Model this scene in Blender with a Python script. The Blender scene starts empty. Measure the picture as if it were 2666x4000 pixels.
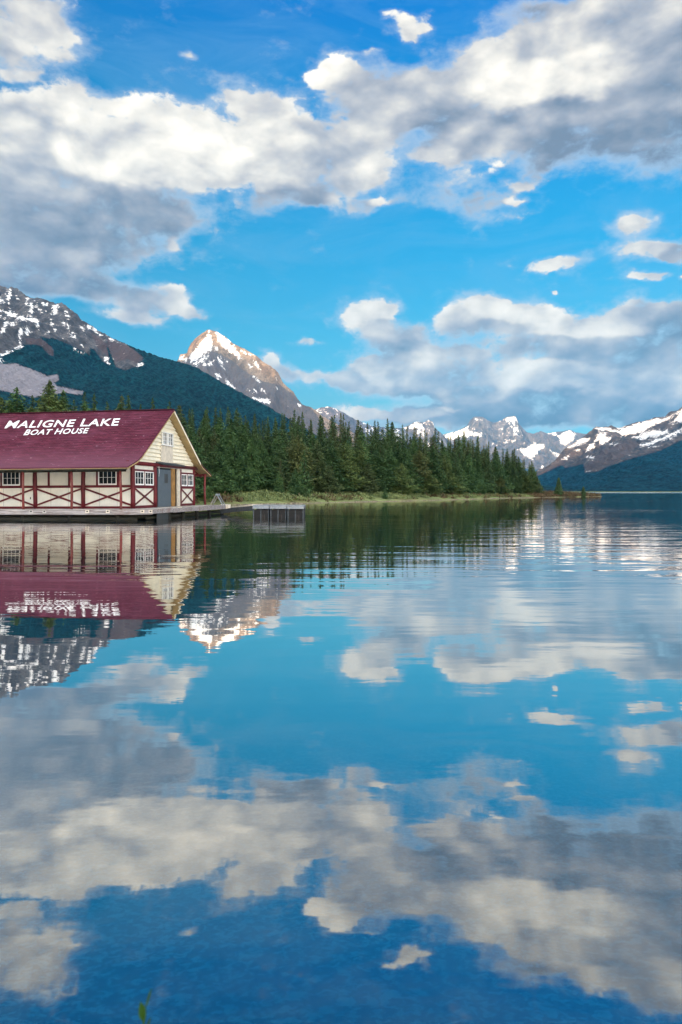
import bpy, math, random
import numpy as np
from mathutils import Vector, Matrix

# ------------------------------------------------------------------ camera, world, sun
scn = bpy.context.scene
COL = scn.collection
F, CX, HY, EYE = 2667.0, 1333.0, 1920.0, 1.6      # lens in photo pixels, horizon row, eye height

cam_d = bpy.data.cameras.new('camera')
cam = bpy.data.objects.new('camera', cam_d)
COL.objects.link(cam)
cam_d.sensor_fit = 'VERTICAL'
cam_d.sensor_height = 36.0
cam_d.sensor_width = 24.0
cam_d.lens = 36.0 * F / 4000.0
cam_d.shift_y = -80.0 / 4000.0
cam_d.clip_start = 0.05
cam_d.clip_end = 90000.0
cam.location = (0, 0, EYE)
cam.rotation_euler = (math.radians(90), 0, 0)
cam_d.dof.use_dof = True
cam_d.dof.focus_distance = 45.0
cam_d.dof.aperture_fstop = 4.0
scn.camera = cam

scn.view_settings.view_transform = 'Standard'
scn.view_settings.look = 'None'
scn.view_settings.exposure = 1.1
scn.view_settings.gamma = 1.0
scn.render.film_transparent = False
scn.cycles.use_denoising = True
scn.cycles.max_bounces = 8
scn.cycles.diffuse_bounces = 3
scn.cycles.glossy_bounces = 3
scn.cycles.transparent_max_bounces = 8
scn.cycles.volume_bounces = 0
scn.cycles.sample_clamp_indirect = 6.0

SUN_AZ = math.radians(28.0)      # sun stands behind the camera, this far round to the left
SUN_EL = math.radians(6.5)
SUNDIR = Vector((-math.sin(SUN_AZ) * math.cos(SUN_EL), -math.cos(SUN_AZ) * math.cos(SUN_EL), math.sin(SUN_EL)))
sun_d = bpy.data.lights.new('sun', 'SUN')
sun_d.energy = 5.0
sun_d.angle = math.radians(0.5)
sun_d.color = (1.0, 0.60, 0.27)
sun = bpy.data.objects.new('sun', sun_d)
COL.objects.link(sun)
sun.rotation_euler = (-SUNDIR).to_track_quat('-Z', 'Y').to_euler()


def uv_of(px, py):
    """photo position -> azimuth and tangent of altitude of the sky behind it"""
    X = (px - CX) / F
    Z = (HY - py) / F
    return math.atan(X), Z / math.sqrt(1 + X * X)


# clouds: (px, py, rx, ry, amount, brightness 0..1)
CLOUDS = [
    # top left puff
    (150, 70, 170, 110, 1.0, .80), (230, 150, 90, 70, .7, .8), (30, 190, 110, 70, .8, .5), (30, 275, 110, 26, .6, .6),
    # great left cloud
    (310, 495, 300, 140, 1.2, .92), (50, 510, 220, 115, 1.0, .80), (620, 500, 240, 130, 1.2, 1.0), (700, 600, 260, 110, 1.2, 1.25),
    (450, 620, 330, 100, 1.0, .95), (900, 680, 180, 70, 1.0, .85), (150, 760, 330, 120, 1.1, .40), (480, 800, 380, 70, 1.0, .30),
    (60, 900, 260, 110, 1.1, .34), (90, 880, 110, 26, .4, .8), (330, 960, 300, 80, 1.0, .22), (60, 1030, 250, 70, .9, .28), (680, 950, 42, 40, .55, .8),
    (600, 880, 140, 50, .5, .2), (1030, 800, 80, 40, .5, .3), (300, 790, 130, 40, .4, .62), (640, 900, 110, 90, .35, .2),
    # middle cloud
    (960, 400, 110, 70, 1.0, .85), (1090, 500, 170, 130, 1.1, .80), (1240, 620, 180, 120, 1.1, .78), (1400, 560, 140, 90, 1.1, .86),
    (1450, 670, 110, 80, 1.0, .78), (1180, 760, 130, 40, .8, .35), (1300, 740, 210, 50, .5, .5), (1400, 820, 120, 30, .5, .25), (1500, 806, 75, 18, .7, .85),
    # small puffs above
    (1590, 125, 65, 56, 1.14, 0.90), (1530, 70, 42, 29, 0.60, 0.75), (1680, 120, 36, 33, 0.72, 0.85), (1430, 215, 74, 26, 0.72, 0.75),
    (1260, 285, 100, 69, 1.20, 0.93), (1400, 320, 159, 67, 1.14, 0.77), (1500, 400, 159, 89, 0.96, 0.55), (725, 225, 38, 16, 0.84, 0.80),
    # great right cloud
    (1680, 340, 120, 90, 1.0, .5), (1850, 300, 150, 100, 1.1, .86), (2010, 330, 170, 110, 1.1, .98), (2000, 190, 170, 60, .9, .85),
    (2200, 150, 220, 100, 1.1, .66), (2370, 250, 190, 100, 1.3, 1.12), (2200, 280, 120, 80, .8, .95), (2560, 140, 240, 170, 1.3, .50), (2600, 330, 200, 130, 1.1, .42),
    (1720, 450, 200, 90, 1.0, .44), (1850, 560, 220, 70, 1.0, .38), (2150, 460, 240, 70, 1.2, .28), (2350, 520, 260, 80, 1.3, .12),
    (2600, 560, 200, 110, 1.4, .06), (2130, 30, 240, 50, .8, .58), (2480, 20, 260, 70, 1.0, .62), (1500, 480, 120, 80, .7, .62),
    # fragments under it
    (1720, 600, 116, 44, 0.75, 0.67), (1800, 700, 116, 50, 0.78, 0.67), (1880, 800, 137, 67, 0.78, 0.35), (2130, 640, 116, 61, 0.88, 0.40), (1740, 610, 42, 17, 0.50, 0.90), (1660, 790, 116, 61, 0.62, 0.30),
    (2020, 768, 50, 16, 0.81, 0.90), (2050, 705, 84, 22, 0.62, 0.75), (1950, 650, 42, 29, 0.50, 0.85),
    # small fair weather puffs, right
    (2480, 868, 93, 35, 1.28, 0.95), (2520, 962, 106, 47, 1.28, 0.90), (2650, 985, 53, 47, 1.22, 0.65), (2175, 1020, 127, 33, 1.28, 0.95),
    (2550, 1078, 63, 19, 1.08, 0.85), (2145, 1118, 18, 10, 1.08, 0.85), (2660, 1090, 27, 17, 1.08, 0.85),
    # low left
    (330, 1120, 190, 50, .9, .32), (150, 1070, 200, 70, .9, .30), (520, 1170, 120, 60, .9, .40), (660, 1150, 85, 55, 1.0, .82),
    (500, 1240, 150, 32, .8, .62), (780, 1215, 70, 24, .6, .5), (850, 1275, 34, 22, .6, .5), (720, 1200, 60, 30, .6, .8),
    # cumulus row, right
    (1400, 1235, 100, 56, 1.02, 0.90), (1500, 1220, 63, 40, 0.82, 0.85), (1480, 1300, 95, 47, 0.92, 0.55), (1590, 1330, 63, 51, 0.82, 0.38), (1650, 1290, 53, 44, 0.51, 0.50),
    (1860, 1195, 121, 64, 1.12, 0.98), (1800, 1240, 95, 44, 0.71, 0.70), (2030, 1210, 127, 61, 1.12, 0.94), (2160, 1250, 127, 61, 1.02, 0.86), (2310, 1270, 137, 50, 1.02, 0.90),
    (2520, 1225, 127, 47, 1.02, 0.80), (2640, 1260, 106, 67, 1.02, 0.35), (1950, 1275, 159, 33, 0.61, 0.55), (2300, 1330, 233, 39, 0.51, 0.40), (2480, 1290, 116, 29, 0.61, 0.85),
    (1460, 1430, 95, 50, 1.02, 0.80), (1600, 1390, 159, 61, 1.12, 0.72), (1780, 1360, 159, 61, 1.12, 0.68), (1720, 1440, 212, 61, 1.02, 0.60),
    (1650, 1500, 233, 42, 1.02, 0.78), (1500, 1530, 137, 33, 0.71, 0.50), (1850, 1530, 212, 44, 0.92, 0.42), (2030, 1360, 84, 33, 0.41, 0.60), (1380, 1490, 63, 44, 0.61, 0.45),
    (2080, 1460, 180, 56, 1.12, 0.76), (2260, 1500, 201, 56, 1.12, 0.74), (2250, 1370, 180, 50, 1.02, 0.28), (2450, 1400, 212, 67, 1.12, 0.30), (2600, 1400, 159, 67, 1.12, 0.42),
    (2480, 1520, 212, 78, 1.12, 0.62), (2640, 1540, 127, 78, 1.02, 0.65), (2200, 1590, 349, 67, 1.22, 0.14), (1850, 1590, 265, 44, 0.87, 0.20), (2550, 1620, 275, 67, 1.12, 0.15),
    (2000, 1640, 424, 50, 0.92, 0.16),
    # cloud tower right of the peak
    (1068, 1390, 36, 44, .95, .85), (1105, 1450, 60, 38, .95, .85), (1200, 1490, 110, 30, .9, .65), (1310, 1500, 90, 25, .7, .45),
    (1170, 1310, 90, 20, .5, .6),
    # low warm bank by the horizon
    (1450, 1610, 150, 28, .9, .78), (1620, 1620, 150, 26, .9, .74), (1290, 1585, 90, 13, .6, .8), (1740, 1598, 100, 13, .6, .8), (1540, 1670, 260, 30, .7, .4),
]


def build_world():
    w = bpy.data.worlds.new('World')
    scn.world = w
    w.use_nodes = True
    nt = w.node_tree
    nt.nodes.clear()
    N = nt.nodes.new
    L = nt.links.new

    def put(sock, v):
        if hasattr(v, 'node'):
            L(v, sock)
        else:
            sock.default_value = v

    def m(op, a, b=None, c=None, clamp=False):
        n = N('ShaderNodeMath'); n.operation = op; n.use_clamp = clamp
        put(n.inputs[0], a)
        if b is not None: put(n.inputs[1], b)
        if c is not None: put(n.inputs[2], c)
        return n.outputs[0]

    def vm(op, a, b=None, c=None, out=0):
        n = N('ShaderNodeVectorMath'); n.operation = op
        put(n.inputs[0], a)
        if b is not None: put(n.inputs[1], b)
        if c is not None: put(n.inputs[2], c)
        return n.outputs[out]

    def ramp(fac, stops, interp='LINEAR'):
        n = N('ShaderNodeValToRGB'); n.color_ramp.interpolation = interp
        e = n.color_ramp.elements
        while len(e) > 1: e.remove(e[-1])
        e[0].position = stops[0][0]; e[0].color = (*stops[0][1], 1)
        for p, c in stops[1:]:
            k = e.new(p); k.color = (*c, 1)
        put(n.inputs[0], fac)
        return n.outputs[0]

    def mix(fac, a, b):
        n = N('ShaderNodeMix'); n.data_type = 'RGBA'
        put(n.inputs[0], fac); put(n.inputs[6], a); put(n.inputs[7], b)
        return n.outputs[2]

    tc = N('ShaderNodeTexCoord')
    d = tc.outputs['Generated']
    sep = N('ShaderNodeSeparateXYZ'); L(d, sep.inputs[0])
    x, y, z = sep.outputs
    az = m('ARCTAN2', x, y)
    hyp = m('SQRT', m('ADD', m('MULTIPLY', x, x), m('MULTIPLY', y, y)))
    alt = m('DIVIDE', z, m('MAXIMUM', hyp, 0.05))
    cmb = N('ShaderNodeCombineXYZ'); L(az, cmb.inputs[0]); L(alt, cmb.inputs[1])
    P0 = cmb.outputs[0]

    # billow warp so that the outlines are cauliflower shaped
    def noise(vec, scale, detail, rough, dist=0.0, out=0):
        n = N('ShaderNodeTexNoise'); n.noise_dimensions = '3D'
        put(n.inputs['Vector'], vec); n.inputs['Scale'].default_value = scale
        n.inputs['Detail'].default_value = detail; n.inputs['Roughness'].default_value = rough
        n.inputs['Distortion'].default_value = dist
        return n.outputs[out]
    wn = noise(vm('MULTIPLY', P0, (1.0, 1.5, 1.0)), 9.0, 4.0, .6, 0, 1)
    P = vm('MULTIPLY_ADD', vm('SUBTRACT', wn, (.5, .5, .5)), (.085, .06, 0), P0)

    acc = None
    for i, (px, py, rx, ry, amt, br) in enumerate(CLOUDS):
        if i and i % 8 == 0:      # chains the blobs so that the shader compiler works through them in order
            P = vm('MULTIPLY_ADD', acc, (1e-7, 1e-7, 0), P)
        u, v = uv_of(px, py)
        cu = math.cos(u)
        sx, sy = F / (rx * cu), F / (ry * 1.0) / cu ** .0
        q = vm('MULTIPLY_ADD', P, (sx, sy, 0), (-u * sx, -v * sy, 0))
        r2 = vm('DOT_PRODUCT', q, q, out=1)
        g = m('POWER', 0.33, r2)
        a0 = acc if acc is not None else (0, 0, 0)
        gg = N('ShaderNodeCombineXYZ'); L(g, gg.inputs[0]); g2_ = m('MULTIPLY', g, m('MULTIPLY', g, g))
        L(g2_, gg.inputs[1]); L(g2_, gg.inputs[2])
        acc = vm('MULTIPLY_ADD', gg.outputs[0], (amt, amt * br, amt), a0)
    s2 = N('ShaderNodeSeparateXYZ'); L(acc, s2.inputs[0])
    cover, lit, wgt = s2.outputs
    # a field of scattered cloud for the rest of the sky (outside the part the photo shows)
    inside = m('MULTIPLY', m('MULTIPLY_ADD', m('ABSOLUTE', az), -6.0, 4.5, clamp=True), m('MULTIPLY_ADD', alt, -6.0, 5.6, clamp=True))
    rest = m('MULTIPLY_ADD', noise(vm('MULTIPLY', d, (1, 1, 2.0)), 2.2, 4, .55), 3.0, -.85, clamp=True)
    outside = m('SUBTRACT', 1.0, inside)
    cover = m('ADD', cover, m('MULTIPLY', rest, outside))
    lit = m('ADD', lit, m('MULTIPLY', rest, outside))
    wgt = m('ADD', wgt, m('MULTIPLY', rest, outside))

    Ps = vm('MULTIPLY', P0, (1.0, 1.35, 1.0))
    n1 = noise(Ps, 14.0, 10.0, .60, .15)
    r1 = noise(Ps, 9.0, 4.0, .48, .3)
    r1c = wn
    r2_ = noise(vm('ADD', Ps, (-.016, .026, 0)), 9.0, 4.0, .48, .3)
    big1 = noise(Ps, 6.5, 3.0, .5, .4)
    satur = m('MINIMUM', cover, 1.15)
    vo = N('ShaderNodeTexVoronoi'); vo.feature = 'SMOOTH_F1'; vo.inputs['Smoothness'].default_value = .35
    L(vm('MULTIPLY_ADD', r1c, (.05, .05, 0), Ps), vo.inputs['Vector']); vo.inputs['Scale'].default_value = 17.0
    vo.inputs['Detail'].default_value = 1.5; vo.inputs['Roughness'].default_value = .5
    puff = m('SUBTRACT', .42, vo.outputs['Distance'])
    dens = m('ADD', satur, m('MULTIPLY_ADD', n1, 1.35, -.675))
    dens = m('ADD', m('MULTIPLY_ADD', puff, .5, dens), .05)
    n5 = noise(vm('ADD', Ps, (5.0, 2.0, 1.0)), 42.0, 5.0, .62, .4)
    dens = m('ADD', dens, m('MULTIPLY_ADD', n5, 1.15, -.575))
    dens = m('ADD', dens, m('MULTIPLY_ADD', big1, .35, -.175))
    mr = N('ShaderNodeMapRange'); mr.interpolation_type = 'SMOOTHSTEP'
    L(dens, mr.inputs[0]); mr.inputs[1].default_value = .34
    avg = m('MULTIPLY_ADD', m('DIVIDE', m('ADD', lit, .006), m('ADD', wgt, .012)), 1.0, .02)
    soft = N('ShaderNodeMapRange'); L(avg, soft.inputs[0]); soft.inputs[1].default_value = .1; soft.inputs[2].default_value = .85
    soft.inputs[3].default_value = 1.05; soft.inputs[4].default_value = .66     # shaded undersides dissolve, lit tops end crisply
    L(soft.outputs[0], mr.inputs[2])
    alpha = mr.outputs[0]
    relief = m('MULTIPLY', m('SUBTRACT', r1, r2_), 1.65)
    shade = m('ADD', m('ADD', avg, relief), m('MULTIPLY_ADD', n1, .28, -.14))
    shade = m('MULTIPLY_ADD', puff, .45, shade)
    thin = m('MULTIPLY_ADD', dens, -.3, .24)
    shade = m('ADD', shade, m('MAXIMUM', thin, 0.0), clamp=False)
    shade = m('ADD', shade, m('MULTIPLY_ADD', n5, .22, -.11))
    shade = m('MULTIPLY_ADD', shade, .77, .075, clamp=True)
    ccol = ramp(shade, [(0.0, (.21, .26, .35)), (.14, (.30, .34, .42)), (.30, (.43, .45, .51)), (.44, (.58, .58, .60)),
                        (.56, (.74, .71, .68)), (.68, (.92, .87, .79)), (.80, (1.06, .99, .88)), (1.0, (1.35, 1.24, 1.06))])
    # low clouds: warmer in the light, bluer in the shade
    lowf = m('MULTIPLY_ADD', alt, -3.2, 1.0, clamp=True)
    ccol = mix(m('MULTIPLY', lowf, .55), ccol, ramp(shade, [(0.0, (.13, .28, .42)), (.22, (.28, .40, .53)), (.42, (.60, .60, .62)), (.6, (1.0, .88, .76)), (1.0, (1.3, 1.15, .98))]))

    sky = N('ShaderNodeTexSky'); sky.sky_type = 'NISHITA'; sky.sun_disc = False
    sky.sun_elevation = SUN_EL
    sky.sun_rotation = math.atan2(SUNDIR.x, SUNDIR.y)
    sky.altitude = 1600; sky.air_density = 1.0; sky.dust_density = .3; sky.ozone_density = 1.5
    tint = ramp(m('MULTIPLY', alt, 1.0, clamp=True), SKY_TINT)
    skyc = vm('MULTIPLY', sky.outputs[0], tint)
    skyc = vm('MULTIPLY', skyc, SKY_GAIN)
    # thin high veils
    veil = noise(vm('MULTIPLY', vm('ADD', P0, (.0, .0, 3.0)), (1.6, 5.0, 1.0)), 2.6, 6, .62, 1.2)
    veil = m('MULTIPLY_ADD', veil, 1.7, -.72, clamp=True)
    veil = m('MULTIPLY', veil, .42)
    skyc = mix(veil, skyc, (.30, .52, .76, 1))
    # torn translucent wisps hanging round the solid clouds
    d2 = m('ADD', m('MULTIPLY_ADD', n1, 2.4, -1.2), m('MULTIPLY_ADD', n5, .9, -.45))
    d2 = m('MULTIPLY_ADD', cover, 1.35, d2)
    mw = N('ShaderNodeMapRange'); mw.interpolation_type = 'SMOOTHSTEP'
    L(d2, mw.inputs[0]); mw.inputs[1].default_value = .15; mw.inputs[2].default_value = 1.15
    skyc = mix(m('MULTIPLY', mw.outputs[0], .62), skyc, (.60, .68, .78, 1))
    col = mix(alpha, skyc, ccol)
    # the half of the sky where the low sun stands gets added warm gain as fill light for the foreground
    g2 = N('ShaderNodeMapRange'); g2.interpolation_type = 'SMOOTHSTEP'
    L(y, g2.inputs[0]); g2.inputs[1].default_value = .05; g2.inputs[2].default_value = -.75
    glow = vm('MULTIPLY_ADD', g2.outputs[0], tuple(BACK_FILL * c for c in (1.0, .82, .64)), (1, 1, 1))
    col = vm('MULTIPLY', col, glow)
    bg = N('ShaderNodeBackground'); L(vm('MULTIPLY', col, (10.0 / 2.05,) * 3), bg.inputs[0])
    bg.inputs[1].default_value = 0.1
    out = N('ShaderNodeOutputWorld'); L(bg.outputs[0], out.inputs[0])
    w.cycles.sampling_method = 'MANUAL'
    w.cycles.sample_map_resolution = 512


# the sky's own light is pulled to the photograph's deep azure with a tint over altitude
SKY_GAIN = (.50, .80, .78)
BACK_FILL = 6.8
SKY_TINT = [(0.0, (.05, .09, .45)), (.03, (.07, .11, .28)), (.06, (.095, .14, .22)), (.12, (.14, .165, .18)), (.23, (.075, .200, .235)), (.38, (.022, .225, .30)),
            (.57, (.004, .235, .37)), (.716, (.0, .215, .43)), (1.0, (.0, .22, .45))]
build_world()

# ------------------------------------------------------------------ helpers
RNG = np.random.default_rng(7)
random.seed(7)


def tag(o, label=None, cat=None, group=None, kind=None):
    if label: o['label'] = label
    if cat: o['category'] = cat
    if group: o['group'] = group
    if kind: o['kind'] = kind
    return o


def empty(name, loc=(0, 0, 0), rz=0.0):
    o = bpy.data.objects.new(name, None)
    COL.objects.link(o)
    o.location = loc
    o.rotation_euler = (0, 0, rz)
    o.empty_display_size = .3
    return o


def mesh_obj(name, verts, faces, mat, parent=None, smooth=False, attrs=None, uvs=None):
    me = bpy.data.meshes.new(name)
    me.from_pydata([tuple(v) for v in verts], [], [tuple(f) for f in faces])
    finish(me, mat, smooth, attrs, uvs)
    o = bpy.data.objects.new(name, me)
    COL.objects.link(o)
    if parent: o.parent = parent
    return o


def finish(me, mat, smooth, attrs=None, uvs=None):
    if mat: me.materials.append(mat)
    if smooth: me.polygons.foreach_set('use_smooth', [True] * len(me.polygons))
    if attrs:
        for k, a in attrs.items():
            at = me.attributes.new(k, 'FLOAT', 'POINT')
            at.data.foreach_set('value', np.asarray(a, dtype=np.float32).ravel())
    if uvs is not None:
        uvl = me.uv_layers.new(name='UVMap')
        idx = np.zeros(len(me.loops), dtype=np.int32)
        me.loops.foreach_get('vertex_index', idx)
        uvl.data.foreach_set('uv', np.asarray(uvs, dtype=np.float32)[idx].ravel())
    me.update()


def fast_mesh(name, verts, faces, mat, parent=None, smooth=False, attrs=None, link=True):
    """verts (n,3) array, faces (m,k) array"""
    verts = np.asarray(verts, dtype=np.float32); faces = np.asarray(faces, dtype=np.int32)
    me = bpy.data.meshes.new(name)
    k = faces.shape[1]
    me.vertices.add(len(verts)); me.vertices.foreach_set('co', verts.ravel())
    me.loops.add(faces.size); me.loops.foreach_set('vertex_index', faces.ravel())
    me.polygons.add(len(faces))
    me.polygons.foreach_set('loop_start', np.arange(0, faces.size, k, dtype=np.int32))
    me.polygons.foreach_set('loop_total', np.full(len(faces), k, dtype=np.int32))
    me.update(calc_edges=True)
    finish(me, mat, smooth, attrs)
    if not link: return me
    o = bpy.data.objects.new(name, me)
    COL.objects.link(o)
    if parent: o.parent = parent
    return o


def grid_faces(nr, nc, wrap=False):
    i = np.arange(nr - 1)[:, None]; j = np.arange(nc if wrap else nc - 1)[None, :]
    j2 = (j + 1) % nc
    a = i * nc + j; b = i * nc + j2; c = (i + 1) * nc + j2; d = (i + 1) * nc + j
    return np.stack([a, b, c, d], -1).reshape(-1, 4)


class MB:
    """collects boxes, bars and tubes and links them as ONE mesh"""
    def __init__(s): s.v = []; s.f = []

    def box(s, lo, hi, M=None):
        x0, y0, z0 = lo; x1, y1, z1 = hi
        p = [(x0, y0, z0), (x1, y0, z0), (x1, y1, z0), (x0, y1, z0), (x0, y0, z1), (x1, y0, z1), (x1, y1, z1), (x0, y1, z1)]
        if M is not None: p = [tuple(M @ Vector(q)) for q in p]
        k = len(s.v); s.v += p
        s.f += [tuple(k + i for i in q) for q in [(0, 3, 2, 1), (4, 5, 6, 7), (0, 1, 5, 4), (1, 2, 6, 5), (2, 3, 7, 6), (3, 0, 4, 7)]]
        return s

    def hexa(s, p):
        k = len(s.v); s.v += [tuple(q) for q in p]
        s.f += [tuple(k + i for i in q) for q in [(0, 3, 2, 1), (4, 5, 6, 7), (0, 1, 5, 4), (1, 2, 6, 5), (2, 3, 7, 6), (3, 0, 4, 7)]]
        return s

    def bar(s, a, b, w, t, up=(0, 0, 1)):
        a = Vector(a); b = Vector(b); d = (b - a).normalized(); n = d.cross(Vector(up))
        if n.length < 1e-4: n = Vector((1, 0, 0))
        n.normalize(); u = n.cross(d).normalized()
        p = []
        for c in (a, b):
            for su, sn in ((-1, -1), (1, -1), (1, 1), (-1, 1)):
                p.append(c + u * (w / 2 * su) + n * (t / 2 * sn))
        k = len(s.v); s.v += [tuple(q) for q in p]
        s.f += [tuple(k + i for i in q) for q in [(0, 3, 2, 1), (4, 5, 6, 7), (0, 1, 5, 4), (1, 2, 6, 5), (2, 3, 7, 6), (3, 0, 4, 7)]]
        return s

    def tube(s, pts, rad, n=10, cap=True):
        pts = [Vector(p) for p in pts]
        if not hasattr(rad, '__len__'): rad = [rad] * len(pts)
        k = len(s.v)
        for i, p in enumerate(pts):
            d = (pts[min(i + 1, len(pts) - 1)] - pts[max(i - 1, 0)]).normalized()
            a = d.cross(Vector((0, 0, 1)))
            if a.length < .05: a = d.cross(Vector((0, 1, 0)))
            a.normalize(); b = d.cross(a)
            for j in range(n):
                t = 2 * math.pi * j / n
                s.v.append(tuple(p + (a * math.cos(t) + b * math.sin(t)) * rad[i]))
        for i in range(len(pts) - 1):
            for j in range(n):
                s.f.append((k + i * n + j, k + i * n + (j + 1) % n, k + (i + 1) * n + (j + 1) % n, k + (i + 1) * n + j))
        if cap:
            s.f.append(tuple(k + j for j in range(n))[::-1]); s.f.append(tuple(k + (len(pts) - 1) * n + j for j in range(n)))
        return s

    def build(s, name, mat, parent=None, smooth=False, bevel=0.0):
        o = mesh_obj(name, s.v, s.f, mat, parent, smooth)
        if bevel:
            b = o.modifiers.new('bevel', 'BEVEL'); b.width = bevel; b.segments = 2; b.limit_method = 'ANGLE'
        return o


# value noise in numpy
def _hash(ix, iy, seed):
    h = (ix.astype(np.int64) * 374761393 + iy.astype(np.int64) * 668265263 + seed * 1442695041) & 0xFFFFFFFF
    h = ((h ^ (h >> 13)) * 1274126177) & 0xFFFFFFFF
    return ((h ^ (h >> 16)) & 0xFFFF) / 65535.0


def vnoise(x, y, seed=0):
    ix = np.floor(x); iy = np.floor(y); fx = x - ix; fy = y - iy
    fx = fx * fx * fx * (fx * (fx * 6 - 15) + 10); fy = fy * fy * fy * (fy * (fy * 6 - 15) + 10)
    a = _hash(ix, iy, seed); b = _hash(ix + 1, iy, seed); c = _hash(ix, iy + 1, seed); d = _hash(ix + 1, iy + 1, seed)
    return a + (b - a) * fx + (c - a) * fy + (a - b - c + d) * fx * fy


def fbm(x, y, o=5, seed=0, gain=.5):
    s = 0; a = 1; t = 0
    for i in range(o):
        s = s + a * vnoise(x * 2 ** i + 17.3 * i, y * 2 ** i - 9.1 * i, seed + i); t += a; a *= gain
    return s / t


def ridged(x, y, o=5, seed=0, gain=.5):
    s = 0; a = 1; t = 0
    for i in range(o):
        n = 1 - np.abs(2 * vnoise(x * 2 ** i + 7.7 * i, y * 2 ** i + 3.1 * i, seed + i) - 1)
        s = s + a * n * n; t += a; a *= gain
    return s / t


def poly_sd(px, py, poly):
    """signed distance, positive inside"""
    x = np.asarray(px, dtype=float); y = np.asarray(py, dtype=float)
    d2 = np.full(x.shape, 1e18); ins = np.zeros(x.shape, bool)
    n = len(poly)
    for i in range(n):
        x0, y0 = poly[i]; x1, y1 = poly[(i + 1) % n]
        ex, ey = x1 - x0, y1 - y0
        t = np.clip(((x - x0) * ex + (y - y0) * ey) / (ex * ex + ey * ey + 1e-9), 0, 1)
        d2 = np.minimum(d2, (x - x0 - t * ex) ** 2 + (y - y0 - t * ey) ** 2)
        c = (y0 > y) != (y1 > y)
        if y1 != y0:
            ins ^= c & (x < (x1 - x0) * (y - y0) / (y1 - y0) + x0)
    d = np.sqrt(d2)
    return np.where(ins, d, -d)


# ------------------------------------------------------------------ materials
class NT:
    def __init__(s, name):
        s.m = bpy.data.materials.new(name); s.m.use_nodes = True
        s.t = s.m.node_tree; s.t.nodes.clear()
        s.out = s.t.nodes.new('ShaderNodeOutputMaterial')

    def n(s, typ, **kw):
        nd = s.t.nodes.new(typ)
        for k, v in kw.items(): setattr(nd, k, v)
        return nd

    def put(s, sock, v):
        if hasattr(v, 'node'): s.t.links.new(v, sock)
        elif isinstance(v, (tuple, list)) and len(v) == 3 and sock.type == 'RGBA': sock.default_value = (*v, 1)
        else: sock.default_value = v

    def math(s, op, a, b=None, c=None, clamp=False):
        nd = s.n('ShaderNodeMath', operation=op, use_clamp=clamp)
        s.put(nd.inputs[0], a)
        if b is not None: s.put(nd.inputs[1], b)
        if c is not None: s.put(nd.inputs[2], c)
        return nd.outputs[0]

    def vmath(s, op, a, b=None):
        nd = s.n('ShaderNodeVectorMath', operation=op)
        s.put(nd.inputs[0], a)
        if b is not None: s.put(nd.inputs[1], b)
        return nd.outputs[0]

    def noise(s, vec, scale, detail=4, rough=.5, dist=0, out=0):
        nd = s.n('ShaderNodeTexNoise')
        s.put(nd.inputs['Vector'], vec)
        nd.inputs['Scale'].default_value = scale; nd.inputs['Detail'].default_value = detail
        nd.inputs['Roughness'].default_value = rough; nd.inputs['Distortion'].default_value = dist
        return nd.outputs[out]

    def ramp(s, fac, stops):
        nd = s.n('ShaderNodeValToRGB'); e = nd.color_ramp.elements
        while len(e) > 1: e.remove(e[-1])
        c = lambda v: (*v, 1) if hasattr(v, '__len__') else (v, v, v, 1)
        e[0].position = stops[0][0]; e[0].color = c(stops[0][1])
        for p, v in stops[1:]: e.new(p).color = c(v)
        s.put(nd.inputs[0], fac)
        return nd.outputs[0]

    def mix(s, fac, a, b, mode='MIX'):
        nd = s.n('ShaderNodeMix', data_type='RGBA', blend_type=mode)
        s.put(nd.inputs[0], fac); s.put(nd.inputs[6], a); s.put(nd.inputs[7], b)
        return nd.outputs[2]

    def step(s, v, lo, hi):
        nd = s.n('ShaderNodeMapRange', interpolation_type='SMOOTHSTEP')
        s.put(nd.inputs[0], v); nd.inputs[1].default_value = lo; nd.inputs[2].default_value = hi
        return nd.outputs[0]

    def attr(s, name):
        return s.n('ShaderNodeAttribute', attribute_name=name).outputs['Fac']

    def obj(s): return s.n('ShaderNodeTexCoord').outputs['Object']
    def pos(s): return s.n('ShaderNodeNewGeometry').outputs['Position']

    def bump(s, h, strength, dist):
        nd = s.n('ShaderNodeBump'); s.put(nd.inputs['Height'], h)
        nd.inputs['Strength'].default_value = strength; nd.inputs['Distance'].default_value = dist
        return nd.outputs[0]

    def pbr(s, col, rough=.8, normal=None, spec=.3, metal=0.0, sub=None):
        b = s.n('ShaderNodeBsdfPrincipled')
        s.put(b.inputs['Base Color'], col); s.put(b.inputs['Roughness'], rough)
        b.inputs['Specular IOR Level'].default_value = spec; s.put(b.inputs['Metallic'], metal)
        if normal is not None: s.put(b.inputs['Normal'], normal)
        s.t.links.new(b.outputs[0], s.out.inputs[0])
        return s.m


def mat_paint(name, c, var=.12, rough=.6, dirt=(.2, .16, .12), dirt_amt=.25, scale=2.0):
    s = NT(name); o = s.obj()
    n1 = s.noise(o, scale, 6, .6); n2 = s.noise(s.vmath('MULTIPLY', o, (6, 6, .7)), scale * 1.5, 5, .6)
    a = tuple(x * (1 - var) for x in c); b = tuple(min(1, x * (1 + var)) for x in c)
    col = s.mix(s.step(n1, .3, .7), a, b)
    col = s.mix(s.math('MULTIPLY', s.step(n2, .52, .75), dirt_amt), col, dirt)
    return s.pbr(col, rough, s.bump(n1, .3, .01))


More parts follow.
